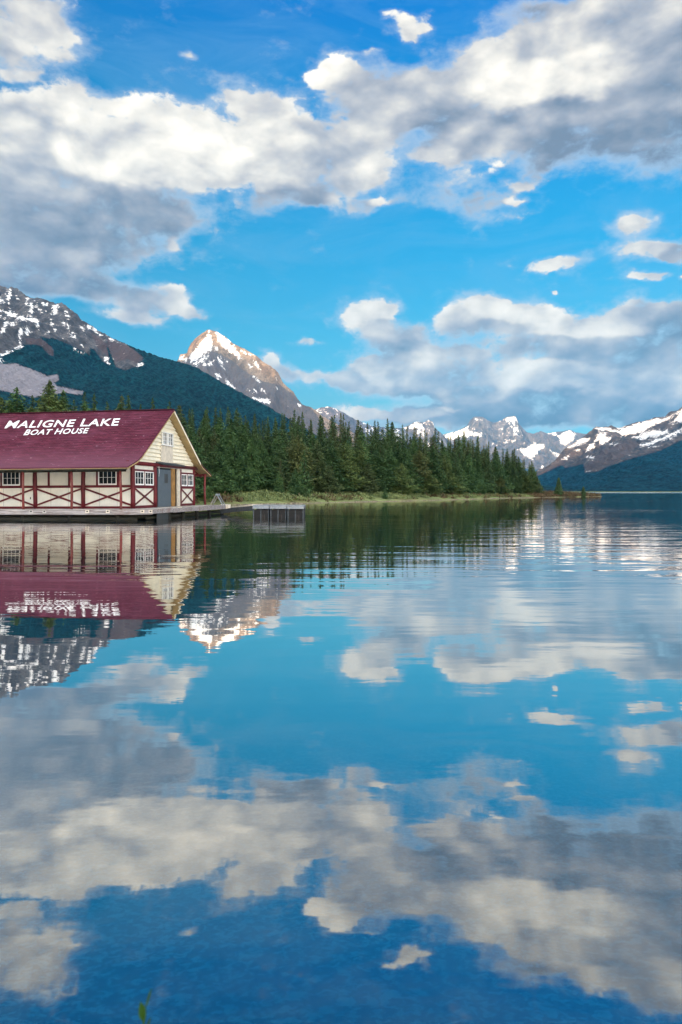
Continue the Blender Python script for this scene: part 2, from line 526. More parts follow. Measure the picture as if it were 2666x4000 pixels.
M = {}
M['cream'] = mat_paint('cream_paint', (.71, .69, .61), .06, dirt=(.35, .33, .26), dirt_amt=.22)
M['cream_warm'] = mat_paint('warm_cream_paint', (.82, .78, .64), .06, dirt=(.45, .36, .2), dirt_amt=.3)
M['trim'] = mat_paint('dark_red_paint', (.10, .008, .014), .3, .5, dirt=(.05, .01, .012), dirt_amt=.4)
M['trim_worn'] = mat_paint('worn_red_paint', (.14, .025, .025), .35, .6, dirt=(.30, .2, .17), dirt_amt=.5)
M['white'] = mat_paint('white_paint', (.80, .82, .82), .05, dirt_amt=.1)
M['board_pale'] = mat_paint('weathered_pale_board', (.62, .57, .48), .15, dirt=(.3, .27, .22), dirt_amt=.5, scale=4)
M['ochre'] = mat_paint('ochre_board', (.30, .16, .045), .3, dirt=(.1, .06, .02), dirt_amt=.4)
M['tan'] = mat_paint('tan_soffit_boards', (.42, .31, .15), .18, dirt=(.2, .13, .06), dirt_amt=.4)
M['dark'] = mat_paint('dark_interior', (.008, .008, .009), .2)
M['iron'] = mat_paint('dark_metal', (.05, .055, .06), .2, .4)
M['letter'] = mat_paint('white_letter_paint', (.80, .84, .88), .04, dirt_amt=.08)


def mat_wood(name, c1, c2, stain, axis=(1, 14, 14), sc=1.2):
    s = NT(name); o = s.obj()
    g = s.noise(s.vmath('MULTIPLY', o, axis), sc, 8, .65, .3)
    n = s.noise(o, .9, 5, .6)
    col = s.mix(s.step(g, .35, .65), c1, c2)
    col = s.mix(s.math('MULTIPLY', s.step(n, .5, .7), .6), col, stain)
    return s.pbr(col, .85, s.bump(g, .5, .02))


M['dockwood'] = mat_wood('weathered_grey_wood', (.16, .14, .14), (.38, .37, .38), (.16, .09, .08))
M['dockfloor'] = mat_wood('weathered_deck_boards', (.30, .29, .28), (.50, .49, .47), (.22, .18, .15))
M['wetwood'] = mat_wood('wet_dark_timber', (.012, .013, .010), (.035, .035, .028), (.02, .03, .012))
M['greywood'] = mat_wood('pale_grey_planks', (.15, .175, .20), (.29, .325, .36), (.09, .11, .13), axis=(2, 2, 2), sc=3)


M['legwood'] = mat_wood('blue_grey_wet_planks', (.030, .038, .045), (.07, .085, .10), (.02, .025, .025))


def mat_glass():
    s = NT('window_glass'); n = s.noise(s.obj(), 2.5, 3)
    return s.pbr(s.mix(n, (.006, .009, .013), (.02, .028, .038)), .12, s.bump(n, .15, .01), spec=.5)
M['glass'] = mat_glass()


def mat_steel_door():
    s = NT('corrugated_grey_blue_door'); o = s.obj()
    w = s.n('ShaderNodeTexWave', wave_type='BANDS', bands_direction='Z'); s.put(w.inputs['Vector'], o)
    w.inputs['Scale'].default_value = 4.2; w.inputs['Distortion'].default_value = .3
    n = s.noise(o, 3, 6, .65)
    col = s.mix(n, (.075, .105, .135), (.15, .19, .225))
    col = s.mix(s.math('MULTIPLY', w.outputs[1], .35), col, (.05, .07, .09))
    return s.pbr(col, .5, s.bump(w.outputs[1], .6, .03))
M['door'] = mat_steel_door()


def mat_shingle():
    s = NT('burgundy_shingle_roof')
    uv = s.n('ShaderNodeTexCoord').outputs['UV']
    b = s.n('ShaderNodeTexBrick', offset=.5); s.put(b.inputs['Vector'], uv)
    b.inputs['Scale'].default_value = 1.0
    b.inputs['Brick Width'].default_value = .33; b.inputs['Row Height'].default_value = .16
    b.inputs['Mortar Size'].default_value = .028; b.inputs['Mortar Smooth'].default_value = .4
    b.inputs['Color1'].default_value = (.115, .018, .045, 1); b.inputs['Color2'].default_value = (.065, .009, .024, 1)
    b.inputs['Mortar'].default_value = (.035, .006, .013, 1)
    n1 = s.noise(uv, .55, 6, .6); n2 = s.noise(s.vmath('MULTIPLY', uv, (3.0, 9.0, 1.0)), 1.0, 3, .6)
    n3 = s.noise(uv, 45, 2, .7)
    sp = s.n('ShaderNodeSeparateXYZ'); s.put(sp.inputs[0], uv)
    rown = s.noise(s.vmath('MULTIPLY', uv, (.9, 6.25, 1.0)), 1.0, 3, .7)
    col = s.mix(s.math('MULTIPLY', s.step(n1, .42, .72), .55), b.outputs[0], (.15, .045, .085))
    col = s.mix(s.math('MULTIPLY', s.step(rown, .50, .64), .6), col, (.035, .008, .018))
    col = s.mix(s.math('MULTIPLY', s.step(rown, .48, .34), .45), col, (.24, .07, .12))
    # weathering gets stronger towards the eaves (old, paler shingles), with chipped flecks
    low = s.step(sp.outputs[1], 3.9, 7.4)
    col = s.mix(s.math('MULTIPLY', low, s.math('MULTIPLY_ADD', n3, .7, .15)), col, (.20, .09, .135))
    fl = s.math('MULTIPLY', s.step(n2, .66, .71), s.step(n1, .42, .52))
    col = s.mix(s.math('MULTIPLY', fl, .75), col, (.5, .38, .45))
    col = s.mix(s.math('MULTIPLY', n3, .45), col, (.08, .012, .03))
    return s.pbr(col, .85, s.bump(b.outputs['Fac'], -.6, .03), spec=.2)
M['shingle'] = mat_shingle()


def mat_foliage(name, dark, light, tip):
    s = NT(name)
    rnd = s.n('ShaderNodeObjectInfo').outputs['Random']
    n = s.noise(s.pos(), .55, 4, .6); n2 = s.noise(s.pos(), 3.5, 2, .6)
    col = s.mix(s.step(n, .3, .7), dark, light)
    col = s.mix(s.math('MULTIPLY', s.step(n2, .45, .7), .5), col, tip)
    col = s.mix(s.math('MULTIPLY', rnd, .45), col, tuple(x * .45 for x in dark))
    odd = s.math('GREATER_THAN', s.math('FRACT', s.math('MULTIPLY', rnd, 13.7)), .88)      # a few trees are browning
    col = s.mix(s.math('MULTIPLY', odd, .28), col, (.12, .095, .05))
    b = s.n('ShaderNodeBsdfPrincipled'); s.put(b.inputs['Base Color'], col); b.inputs['Roughness'].default_value = .7
    b.inputs['Specular IOR Level'].default_value = .2
    t = s.n('ShaderNodeBsdfTranslucent'); s.put(t.inputs[0], col)
    mx = s.n('ShaderNodeMixShader'); mx.inputs[0].default_value = .25
    s.t.links.new(b.outputs[0], mx.inputs[1]); s.t.links.new(t.outputs[0], mx.inputs[2]); s.t.links.new(mx.outputs[0], s.out.inputs[0])
    return s.m


M['spruce'] = mat_foliage('dark_spruce_needles', (.042, .088, .040), (.092, .165, .062), (.15, .23, .085))
M['fir'] = mat_foliage('green_fir_needles', (.042, .100, .042), (.095, .185, .066), (.15, .26, .09))
M['pine'] = mat_foliage('yellow_green_pine_needles', (.065, .110, .040), (.135, .200, .064), (.20, .26, .09))
M['bark'] = mat_wood('conifer_bark', (.05, .035, .025), (.11, .085, .065), (.04, .03, .02), axis=(6, 6, 1))
M['shrub'] = mat_foliage('low_willow_leaves', (.14, .19, .075), (.27, .34, .14), (.36, .41, .20))
M['shrub_brown'] = mat_foliage('brown_bog_twigs', (.10, .07, .04), (.20, .15, .08), (.3, .24, .13))
M['sprig'] = mat_foliage('fresh_green_leaves', (.02, .06, .008), (.04, .11, .012), (.07, .15, .02))


def mat_ground():
    s = NT('lakeshore_ground'); p = s.pos()
    sp = s.n('ShaderNodeSeparateXYZ'); s.put(sp.inputs[0], p); z = sp.outputs[2]
    n1 = s.noise(p, .35, 6, .65); n2 = s.noise(p, 4.0, 5, .6); big = s.noise(p, .05, 4, .6)
    grass = s.mix(s.step(n1, .35, .65), (.11, .15, .060), (.23, .28, .12))
    grass = s.mix(s.math('MULTIPLY', s.step(big, .45, .65), .55), grass, (.13, .105, .055))
    mud = s.mix(s.step(n2, .4, .6), (.10, .08, .055), (.30, .26, .19))
    # lake bed: pale stones on dark silt
    v = s.n('ShaderNodeTexVoronoi'); s.put(v.inputs['Vector'], p); v.inputs['Scale'].default_value = 17
    blot = s.step(s.noise(p, 19.0, 4, .62, .6), .47, .60)
    st = s.math('MAXIMUM', s.math('MULTIPLY', s.step(v.outputs['Distance'], .42, .12), .6), blot)
    bed = s.mix(st, (.04, .05, .05), (.70, .76, .70))
    bed = s.mix(s.math('MULTIPLY', s.step(n1, .3, .7), .7), bed, (.06, .08, .07))
    bed = s.mix(s.step(z, -.45, -1.3), bed, (.02, .03, .03))
    col = s.mix(s.step(z, -.03, .03), bed, mud)
    zz = s.math('ADD', z, s.math('MULTIPLY_ADD', n1, .5, -.25))
    col = s.mix(s.step(zz, .02, .16), col, grass)
    return s.pbr(col, .95, s.bump(n2, .5, .05), spec=.1)
M['ground'] = mat_ground()


def mat_water():
    s = NT('lake_water'); p = s.pos()
    lw = s.n('ShaderNodeLayerWeight'); lw.inputs[0].default_value = .5
    fac = s.math('MULTIPLY', s.math('POWER', lw.outputs['Facing'], 1.18), .965, clamp=True)
    sp = s.n('ShaderNodeSeparateXYZ'); s.put(sp.inputs[0], p); y = sp.outputs[1]
    warp = s.vmath('ADD', p, s.vmath('MULTIPLY', s.noise(p, .12, 2, .5, 0, 1), (2.0, 1.6, 0)))
    long_ = s.noise(s.vmath('MULTIPLY', warp, (.16, 1.15, 1)), 1.0, 2.0, .45)
    mid = s.noise(s.vmath('MULTIPLY', warp, (.55, 2.6, 1)), 1.0, 2.0, .5)
    fine = s.noise(s.vmath('MULTIPLY', p, (3.0, 7.0, 1)), 1.0, 2.0, .5)
    zone = s.step(y, 5.0, 14.0)                         # calmer in the lee of the near shore
    amp = s.math('MULTIPLY_ADD', zone, .6, .4)
    patch = s.math('MULTIPLY_ADD', s.step(s.noise(s.vmath('MULTIPLY', p, (.012, .05, 1)), 1.0, 2, .5), .4, .62), .8, .5)
    h = s.math('MULTIPLY', long_, s.math('MULTIPLY', amp, .0165))
    h = s.math('ADD', h, s.math('MULTIPLY', mid, s.math('MULTIPLY', amp, .0055)))
    h = s.math('ADD', h, s.math('MULTIPLY', fine, .0006))
    h = s.math('MULTIPLY', h, patch)
    bp = s.n('ShaderNodeBump'); s.put(bp.inputs['Height'], h); bp.inputs['Strength'].default_value = 1.0; bp.inputs['Distance'].default_value = 1.0
    g = s.n('ShaderNodeBsdfGlossy'); g.inputs['Color'].default_value = (.985, .965, .915, 1)
    # breeze lines far out on the lake
    br = s.math('MULTIPLY', s.step(y, 640.0, 760.0), s.math('SUBTRACT', 1.0, s.step(y, 1050.0, 1200.0)))
    s.put(g.inputs['Roughness'], s.math('MULTIPLY_ADD', br, .25, .012))
    s.put(g.inputs['Normal'], bp.outputs[0])
    t = s.n('ShaderNodeBsdfTransparent'); t.inputs[0].default_value = (.11, .46, .63, 1)
    df = s.n('ShaderNodeBsdfDiffuse'); df.inputs[0].default_value = (.002, .035, .075, 1)   # silt hanging in the water
    body = s.n('ShaderNodeMixShader'); body.inputs[0].default_value = .35
    s.t.links.new(t.outputs[0], body.inputs[1]); s.t.links.new(df.outputs[0], body.inputs[2])
    mx = s.n('ShaderNodeMixShader'); s.put(mx.inputs[0], fac)
    s.t.links.new(body.outputs[0], mx.inputs[1]); s.t.links.new(g.outputs[0], mx.inputs[2]); s.t.links.new(mx.outputs[0], s.out.inputs[0])
    return s.m
M['water'] = mat_water()


def mat_mountain(name, rock1, rock2, scree, forest, k=.0035, snow_edge=.5, thin_snow=0.0):
    """attributes snow / bare / scree say where each kind of ground lies; noise frays the borders"""
    s = NT(name); p = s.pos()
    geo = s.n('ShaderNodeNewGeometry'); nz = s.n('ShaderNodeSeparateXYZ'); s.put(nz.inputs[0], geo.outputs['Normal'])
    n1 = s.noise(p, k, 8, .62); n2 = s.noise(s.vmath('MULTIPLY', p, (1, 1, .22)), k * 5, 6, .65); n3 = s.noise(p, k * 22, 4, .6)
    rock = s.mix(s.step(n2, .35, .65), rock1, rock2)
    rock = s.mix(s.math('MULTIPLY', s.step(n3, .4, .7), .5), rock, tuple(x * .35 for x in rock1))
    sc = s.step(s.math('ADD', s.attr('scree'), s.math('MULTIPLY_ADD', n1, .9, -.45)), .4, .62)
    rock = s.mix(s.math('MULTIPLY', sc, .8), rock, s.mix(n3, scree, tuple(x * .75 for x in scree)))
    rock = s.mix(s.step(s.math('ADD', s.attr('pale'), s.math('MULTIPLY_ADD', n3, .6, -.3)), .4, .6), rock, s.mix(n3, (.13, .125, .14), (.30, .29, .33)))
    n6 = s.noise(s.vmath('MULTIPLY', p, (1, 1, .6)), .055, 3, .7)
    fo = s.mix(s.step(s.noise(p, k * 2.6, 4, .6), .4, .62), forest, tuple(x * 1.9 for x in forest))
    fo = s.mix(s.math('MULTIPLY', s.step(n6, .50, .60), .8), fo, tuple(x * 3.4 for x in forest))
    fo = s.mix(s.math('MULTIPLY', s.step(n6, .50, .40), .8), fo, tuple(x * .25 for x in forest))
    bare = s.step(s.math('ADD', s.attr('bare'), s.math('ADD', s.math('MULTIPLY_ADD', n1, .7, -.35), s.math('MULTIPLY_ADD', n3, .5, -.25))), .42, .58)
    col = s.mix(bare, fo, rock)
    n4 = s.noise(s.vmath('MULTIPLY', p, (1, 1, .28)), k * 14, 7, .70)
    sv = s.math('ADD', s.attr('snow'), s.math('ADD', s.math('MULTIPLY_ADD', n2, 1.0, -.5), s.math('MULTIPLY_ADD', n4, 2.1, -1.05)))
    sn = s.step(sv, snow_edge - .02, snow_edge + .16)
    if thin_snow:
        st = s.step(s.math('ADD', n4, s.math('MULTIPLY', n2, .5)), 1.0 - thin_snow, 1.1 - thin_snow)
        sn = s.math('MAXIMUM', sn, s.math('MULTIPLY', st, bare))
    col = s.mix(sn, col, (.82, .84, .86))
    h = s.math('ADD', s.math('MULTIPLY', n2, s.math('MULTIPLY_ADD', bare, 30.0, 3.0)), s.math('ADD', s.math('MULTIPLY', n3, 12.0), s.math('MULTIPLY', n6, 9.0)))
    return s.pbr(col, .95, s.bump(h, .8, 1.0), spec=.05)


# ------------------------------------------------------------------ terrain
def at(px, y):            # a ground position seen in column px at distance y
    return ((px - CX) / F * y, y)


LAKE = [(60, 1.2), (8, 1.35), (2, 1.5), (-3, 1.4), (-8, 1.5), (-16, 3), (-26, 8), (-40, 20), (-44, 35), (-36, 50), (-22, 57), (-16, 63),
        at(900, 80), at(1050, 87), at(1190, 90.5), at(1290, 97), at(1400, 103), at(1500, 110), at(1600, 114), at(1700, 124), at(1800, 133), at(1900, 147),
        at(2000, 163), at(2080, 172), at(2150, 185), at(2240, 196), at(2330, 212), (84, 216), (83, 222), (74, 226), (64, 236), (66, 270), (80, 340), (120, 500), (230, 900),
        (480, 1750), (620, 2150), (900, 2080), (1400, 2000), (2200, 1700), (2600, 900), (1500, 100), (400, -60), (150, -20)]


def land_d(x, y):
    return -poly_sd(x, y, LAKE)


def ground_z(x, y):
    d = land_d(x, y)
    w = fbm(x * .25, y * .25, 4, 3) - .5
    dd = d + w * 2.2 * np.clip(y / 60, 0, 1)
    big = 1.9 - 1.0 * np.clip((x - 35) / 35, 0, 1)                       # the point lies lower
    land = .16 * np.clip(dd / .5, 0, 1) + big * (1 - np.exp(-np.clip(dd - .3, 0, None) / 7.5)) + np.clip(dd, 0, 60) / 60 * .5
    land = land + (fbm(x * .6, y * .6, 3, 9) - .5) * .25 * np.clip(dd / 3, 0, 1)
    near = np.clip(1 - y / 12.0, 0, 1)
    land = land * (1 - .75 * near * np.clip(1 - d / 20, 0, 1))
    wat = -(1.1 * (1 - np.exp(np.clip(dd, None, 0) / 3.0)) + np.clip(-dd, 0, 200) * .03) - .02
    return np.where(dd > 0, land, wat)


def gz(x, y):
    return float(ground_z(np.array([x], float), np.array([y], float))[0])


nr, nth = 420, 900
rr = .4 * (16800 / .4) ** (np.linspace(0, 1, nr))
ang = np.concatenate([np.linspace(-.75, .75, 620), np.linspace(.75, 2 * math.pi - .75, nth - 618)[1:-1]])
nth = len(ang)
R, A = np.meshgrid(rr, ang, indexing='ij')
gx = np.clip(R * np.sin(A), -12300, 12300); gy = np.maximum(R * np.cos(A), -8300.0)
gzv = ground_z(gx, gy)
gv = np.stack([gx, gy, gzv], -1).reshape(-1, 3)
ground = fast_mesh('ground', gv, grid_faces(nr, nth, True)[:, ::-1], M['ground'], smooth=True)
tag(ground, 'low grassy lakeshore bank with pale stony waterline and shallow lake bed', kind='structure')

wv = np.array([(-9000, -3000, 0), (11000, -3000, 0), (11000, 9000, 0), (-9000, 9000, 0)], float)
water = fast_mesh('water', wv, np.array([[0, 1, 2, 3]]), M['water'])
tag(water, 'still blue lake mirroring the sky with fine ripples', kind='structure')

# ------------------------------------------------------------------ mountains


def crop(pts, x0, y0, s): return [(x0 + a * s, y0 + b * s) for a, b in pts]


def mountain(name, label, ridge, D, foot, mat, ncol=700, nrow=260, gully=120, fg=160., rough=60, prof=1.15, seed=0, snow=(), bare=(), scree=(), pale=(),
             snow_fn=None, bare_fn=None, fall=(0, -1), edge=14., jag=1.5):
    rx = np.array([p[0] for p in ridge], float); ry = np.array([p[1] for p in ridge], float)
    px = np.linspace(rx[0], rx[-1], ncol)
    py = np.interp(px, rx, ry) + (fbm(px * .09, px * 0, 4, seed + 70, .6) - .5) * jag * 4
    Dp = np.array([p[0] for p in D], float); Dv = np.array([p[1] for p in D], float)
    d = np.interp(px, Dp, Dv)
    H = EYE + (HY - py) / F * d
    X = (px - CX) / F * d
    fd = np.interp(px, [p[0] for p in foot], [p[1] for p in foot])
    span = (d - fd)                                          # run of the flank towards the lake
    tf = np.concatenate([-np.linspace(1, .04, 40) ** 1.3, np.linspace(0, 1, nrow) ** 1.35])
    T, C = np.meshgrid(tf, np.arange(ncol), indexing='ij')
    fx, fy = fall
    x = X[C] + np.where(T > 0, T * span[C] * fx, 0)
    y = d[C] - np.where(T > 0, T * span[C] * abs(fy), T * span[C] * .9)
    at_ = np.abs(T)
    g = (1 - at_) ** prof
    win = np.clip(at_ * 9, 0, 1) * (1 - at_) ** .8
    sm = x / fg
    gul = ridged(sm + .9 * fbm(x / 900., y / 900., 3, seed + 5), y / 1500., 5, seed + 1, .55)
    ro = ridged(x / 520., y / 520., 6, seed + 2, .55)
    z = H[C] * g - (1 - gul) * gully * win - (1 - ro) * rough * win * 1.5
    # never let the flank poke over the sight line of the ridge
    lim = EYE + (H[C] - EYE) * (y / d[C])
    z = np.where((T > 0.004), np.minimum(z, lim - 2 - 30 * win), z)
    z = np.maximum(z, -5)
    P = CX + F * x / y
    Q = HY - F * (z - EYE) / y
    attrs = {}
    for key, polys, fn in (('snow', snow, snow_fn), ('bare', bare, bare_fn), ('scree', scree, None), ('pale', pale, None)):
        a = np.zeros(P.shape)
        if len(polys):
            a = np.full(P.shape, -1.0)
            for po in polys: a = np.maximum(a, np.clip(poly_sd(P, Q, po) / edge, -1, 1))
            a = .5 + .5 * a
        if fn is not None: a = np.maximum(a, fn(P, Q, x, y, z))
        attrs[key] = a
    o = fast_mesh(name, np.stack([x, y, z], -1).reshape(-1, 3), grid_faces(len(tf), ncol), mat, smooth=True, attrs=attrs)
    tag(o, label, kind='structure')
    return o


c5 = lambda pts: crop(pts, 0, 1080, .4464)
c6 = lambda pts: crop(pts, 650, 1250, .4464)
c7 = lambda pts: crop(pts, 1900, 1550, .4885)

# --- long forested mountain on the left
rid_left = [(-900, 900), (-500, 960), (-250, 1040), (-80, 1085)] + c5([(0, 75), (75, 108), (100, 88), (160, 110), (230, 170), (275, 190), (350, 188), (470, 230), (490, 240), (540, 232), (610, 280),
            (680, 330), (705, 370), (860, 470), (1000, 545), (1200, 630), (1400, 705), (1568, 745)]) + c6([(250, 410), (500, 550), (700, 660), (870, 745), (1000, 820)]) + [(1180, 1668), (1300, 1740), (1450, 1840), (1560, 1900)]
snow_left = [c5(p) for p in [
    [(85, 110), (100, 150), (110, 160), (85, 230), (95, 265), (80, 275), (62, 200), (50, 180), (65, 150)],
    [(0, 285), (60, 290), (130, 325), (200, 345), (270, 350), (340, 385), (355, 470), (335, 470), (310, 400), (230, 385), (150, 375), (90, 345), (0, 300)],
    [(0, 190), (30, 205), (35, 230), (0, 225)], [(35, 360), (70, 395), (150, 412), (130, 425), (60, 425), (40, 480), (15, 490), (35, 430)],
    [(180, 430), (240, 450), (270, 490), (235, 525), (215, 470)], [(150, 490), (195, 450), (200, 500), (180, 545), (150, 530)], [(168, 550), (185, 550), (190, 610), (172, 600)],
    [(235, 190), (250, 190), (240, 230), (232, 240)], [(460, 260), (510, 240), (520, 300), (480, 340), (455, 320)], [(555, 295), (605, 310), (600, 325), (560, 312)],
    [(575, 340), (605, 355), (600, 370)], [(588, 390), (602, 395), (612, 480), (600, 490)], [(345, 285), (370, 310), (385, 345), (360, 330)], [(410, 210), (420, 250), (400, 300)],
    [(715, 392), (780, 430), (850, 480), (900, 505), (940, 525), (900, 522), (830, 495), (770, 450)], [(960, 535), (1000, 555), (1050, 590), (1010, 580), (970, 560)],
    [(250, 250), (275, 220), (300, 260), (290, 330), (262, 330)], [(310, 225), (330, 225), (335, 270), (315, 260)], [(360, 225), (385, 220), (395, 260), (365, 262)],
    [(695, 575), (720, 580), (735, 615), (715, 610)], [(655, 630), (735, 675), (725, 678), (660, 642)], [(555, 395), (575, 400), (572, 425), (556, 420)],
    [(0, 690), (60, 655), (120, 635), (190, 600), (120, 650), (50, 695), (0, 720)], [(440, 370), (455, 365), (465, 440), (450, 430)], [(470, 460), (492, 470), (485, 480)],
    [(150, 170), (165, 180), (178, 215), (160, 205)], [(612, 495), (640, 490), (670, 515), (665, 535), (620, 515)], [(700, 425), (745, 460), (735, 470), (705, 440)], [(385, 480), (425, 485), (400, 495)],
    [(0, 335), (18, 345), (5, 360)], [(915, 700), (935, 715), (960, 765), (945, 760)], [(1205, 780), (1240, 760), (1255, 765), (1215, 790)], [(0, 757), (60, 755), (20, 762)]]]
bare_left = [c5([(-3500, -1400), (-900, -600), (0, -100), (600, 150), (760, 390), (1000, 540), (1110, 600), (1235, 690), (1260, 720), (1200, 780), (1100, 820), (1020, 790), (985, 700), (960, 620), (930, 610), (960, 770), (900, 740), (830, 640), (790, 620),
                 (790, 690), (700, 640), (600, 590), (470, 540), (400, 540), (350, 530), (470, 640), (470, 700), (430, 680), (370, 610), (300, 590), (200, 600), (90, 650), (0, 690), (-500, 620), (-900, 560), (-1500, 640), (-2200, 520), (-3500, 560)]),
             c5([(-620, 840), (-300, 770), (0, 755), (130, 760), (230, 790), (330, 830), (420, 870), (500, 860), (520, 900), (480, 930), (500, 960), (740, 1000), (720, 1040), (560, 1020), (300, 1060), (0, 1000), (-350, 960), (-620, 900)])]
scree_left = [c5([(930, 530), (1000, 570), (1100, 605), (1230, 690), (1262, 720), (1190, 760), (1120, 720), (1010, 740), (985, 680), (970, 620)]),
              c5([(230, 540), (350, 545), (440, 590), (475, 650), (465, 700), (400, 650), (330, 595), (240, 590)]), c5([(780, 480), (860, 520), (980, 640), (960, 700), (860, 620)])]
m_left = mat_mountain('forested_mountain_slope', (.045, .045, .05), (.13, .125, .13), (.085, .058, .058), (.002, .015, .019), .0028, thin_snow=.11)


def left_pale(P, Q, x, y, z):
    return 0 * P
mountain('mountain', 'long forested mountain on the left with a craggy snow-streaked top behind the boathouse', rid_left, [(-900, 4200), (0, 4600), (700, 4000), (1560, 2600)],
         [(-900, 900), (0, 900), (700, 1000), (1560, 1300)], m_left, 1100, 320, gully=95, fg=210, rough=55, seed=11, snow=snow_left, bare=bare_left, scree=scree_left, pale=bare_left[1:], edge=16., jag=2.2)

# --- sunlit peak
rid_peak = [(560, 1700), (640, 1500)] + c6([(60, 420), (105, 345), (125, 300), (185, 290), (190, 260), (215, 210), (250, 165), (300, 125), (360, 85), (400, 90), (440, 100), (520, 150), (580, 200), (640, 230), (720, 270),
            (800, 320), (850, 370), (920, 405), (980, 460), (1005, 510), (1030, 560), (1110, 625), (1150, 690), (1200, 745), (1270, 765), (1300, 785)]) + [(1260, 1625), (1400, 1700), (1600, 1850)]
snow_peak = [c6(p) for p in [
    [(195, 340), (220, 280), (290, 215), (345, 150), (375, 95), (405, 170), (410, 255), (350, 300), (300, 325), (225, 370)],
    [(430, 105), (490, 125), (580, 215), (640, 300), (660, 350), (560, 290), (460, 200)], [(640, 250), (780, 320), (700, 300)],
    [(750, 340), (790, 370), (830, 440), (790, 410)], [(405, 225), (440, 240), (450, 270), (425, 260)], [(470, 320), (520, 345), (535, 362), (490, 345)],
    [(425, 270), (450, 300), (515, 430), (490, 420), (440, 330)], [(430, 475), (465, 470), (480, 520), (450, 515)], [(518, 525), (540, 540), (610, 590), (590, 600), (530, 565)],
    [(105, 340), (130, 310), (185, 330), (190, 370), (120, 360)], [(745, 470), (800, 520), (830, 550), (790, 525)], [(710, 600), (770, 635), (760, 640)], [(760, 685), (830, 690), (900, 690), (910, 720), (860, 740), (820, 715)],
    [(820, 590), (870, 620), (870, 645), (840, 625)], [(230, 380), (300, 340), (370, 310), (330, 360), (260, 400)], [(300, 390), (420, 350), (400, 400), (330, 410)], [(765, 610), (800, 635), (790, 645)],
    [(955, 495), (975, 520), (965, 530)], [(960, 590), (982, 600), (970, 612)], [(1150, 730), (1175, 765), (1160, 760)], [(720, 390), (750, 400), (740, 420)], [(1040, 740), (1060, 760), (1050, 765)]]]
m_peak = mat_mountain('bare_limestone_peak', (.13, .102, .082), (.31, .24, .18), (.105, .10, .11), (.005, .025, .03), .0020, thin_snow=.05)  # tan rock above and grey scree below also paint in sunlight and shade
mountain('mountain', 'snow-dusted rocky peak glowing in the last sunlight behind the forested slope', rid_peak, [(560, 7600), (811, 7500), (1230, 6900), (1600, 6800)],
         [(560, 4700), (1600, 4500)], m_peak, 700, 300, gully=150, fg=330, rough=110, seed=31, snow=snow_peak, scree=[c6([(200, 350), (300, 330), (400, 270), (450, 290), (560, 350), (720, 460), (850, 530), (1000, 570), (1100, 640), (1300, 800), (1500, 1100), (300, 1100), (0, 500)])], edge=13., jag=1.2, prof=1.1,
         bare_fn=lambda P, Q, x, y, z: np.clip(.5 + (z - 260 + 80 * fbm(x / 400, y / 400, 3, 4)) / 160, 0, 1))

# --- far ranges
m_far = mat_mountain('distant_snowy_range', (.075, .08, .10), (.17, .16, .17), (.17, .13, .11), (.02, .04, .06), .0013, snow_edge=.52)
rid_mid = [(1080, 1700), (1180, 1620), (1230, 1600), (1262, 1591), (1293, 1588), (1350, 1616), (1394, 1642), (1450, 1662), (1520, 1672), (1584, 1670), (1619, 1647), (1640, 1648), (1660, 1649), (1675, 1641), (1693, 1647), (1700, 1670), (1732, 1700), (1790, 1760), (1850, 1840)]


def snow_generic(lo, hi, ff, seed, amt=.42):
    def fn(P, Q, x, y, z):
        n = fbm(x / ff, y / ff, 4, seed) * .7 + ridged(x / (ff * .5), y / (ff * 2.0), 3, seed + 3) * .3
        return np.clip(amt + (z - lo) / (hi - lo) * .35 + (n - .5) * 1.6, 0, 1) * np.clip((z - lo * .5) / (lo * .5 + 1), 0, 1)
    return fn


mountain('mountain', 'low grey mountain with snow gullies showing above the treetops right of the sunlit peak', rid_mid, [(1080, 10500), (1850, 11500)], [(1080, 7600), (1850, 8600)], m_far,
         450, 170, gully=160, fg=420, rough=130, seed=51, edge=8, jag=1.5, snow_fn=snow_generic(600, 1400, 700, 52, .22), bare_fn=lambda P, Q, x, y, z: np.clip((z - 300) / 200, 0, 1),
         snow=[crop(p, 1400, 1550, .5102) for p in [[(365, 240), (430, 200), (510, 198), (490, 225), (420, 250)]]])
rid_far = [(1640, 1760), (1700, 1712), (1732, 1698), (1788, 1683), (1826, 1662), (1838, 1640), (1849, 1629), (1868, 1626), (1885, 1629), (1905, 1642), (1930, 1652), (1945, 1648), (1961, 1642), (1975, 1630), (1987, 1626), (2015, 1625),
           (2022, 1640), (2033, 1662), (2058, 1688), (2085, 1694), (2114, 1684), (2140, 1693), (2165, 1689), (2178, 1687), (2205, 1684), (2227, 1678), (2250, 1690), (2281, 1694), (2330, 1700), (2420, 1720), (2600, 1800)]
cf = lambda pts: crop(pts, 1400, 1550, .5102)
snow_far = [cf([(640, 290), (760, 262), (850, 220), (835, 262), (900, 270), (980, 285), (940, 300), (800, 310), (700, 330)]), cf([(1110, 178), (1150, 152), (1205, 150), (1200, 195), (1160, 200)]),
            c7([(490, 290), (560, 282), (550, 300), (600, 300), (650, 275), (680, 268), (720, 300), (700, 340), (640, 390), (600, 380), (580, 330)]), c7([(245, 420), (330, 400), (400, 370), (470, 385), (420, 440), (370, 500), (320, 480)]),
            c7([(510, 430), (560, 440), (600, 470), (560, 480)]), c7([(440, 540), (460, 560), (465, 600), (430, 600)]), c7([(185, 345), (240, 345), (210, 365)]), c7([(60, 200), (130, 180), (110, 205)])]
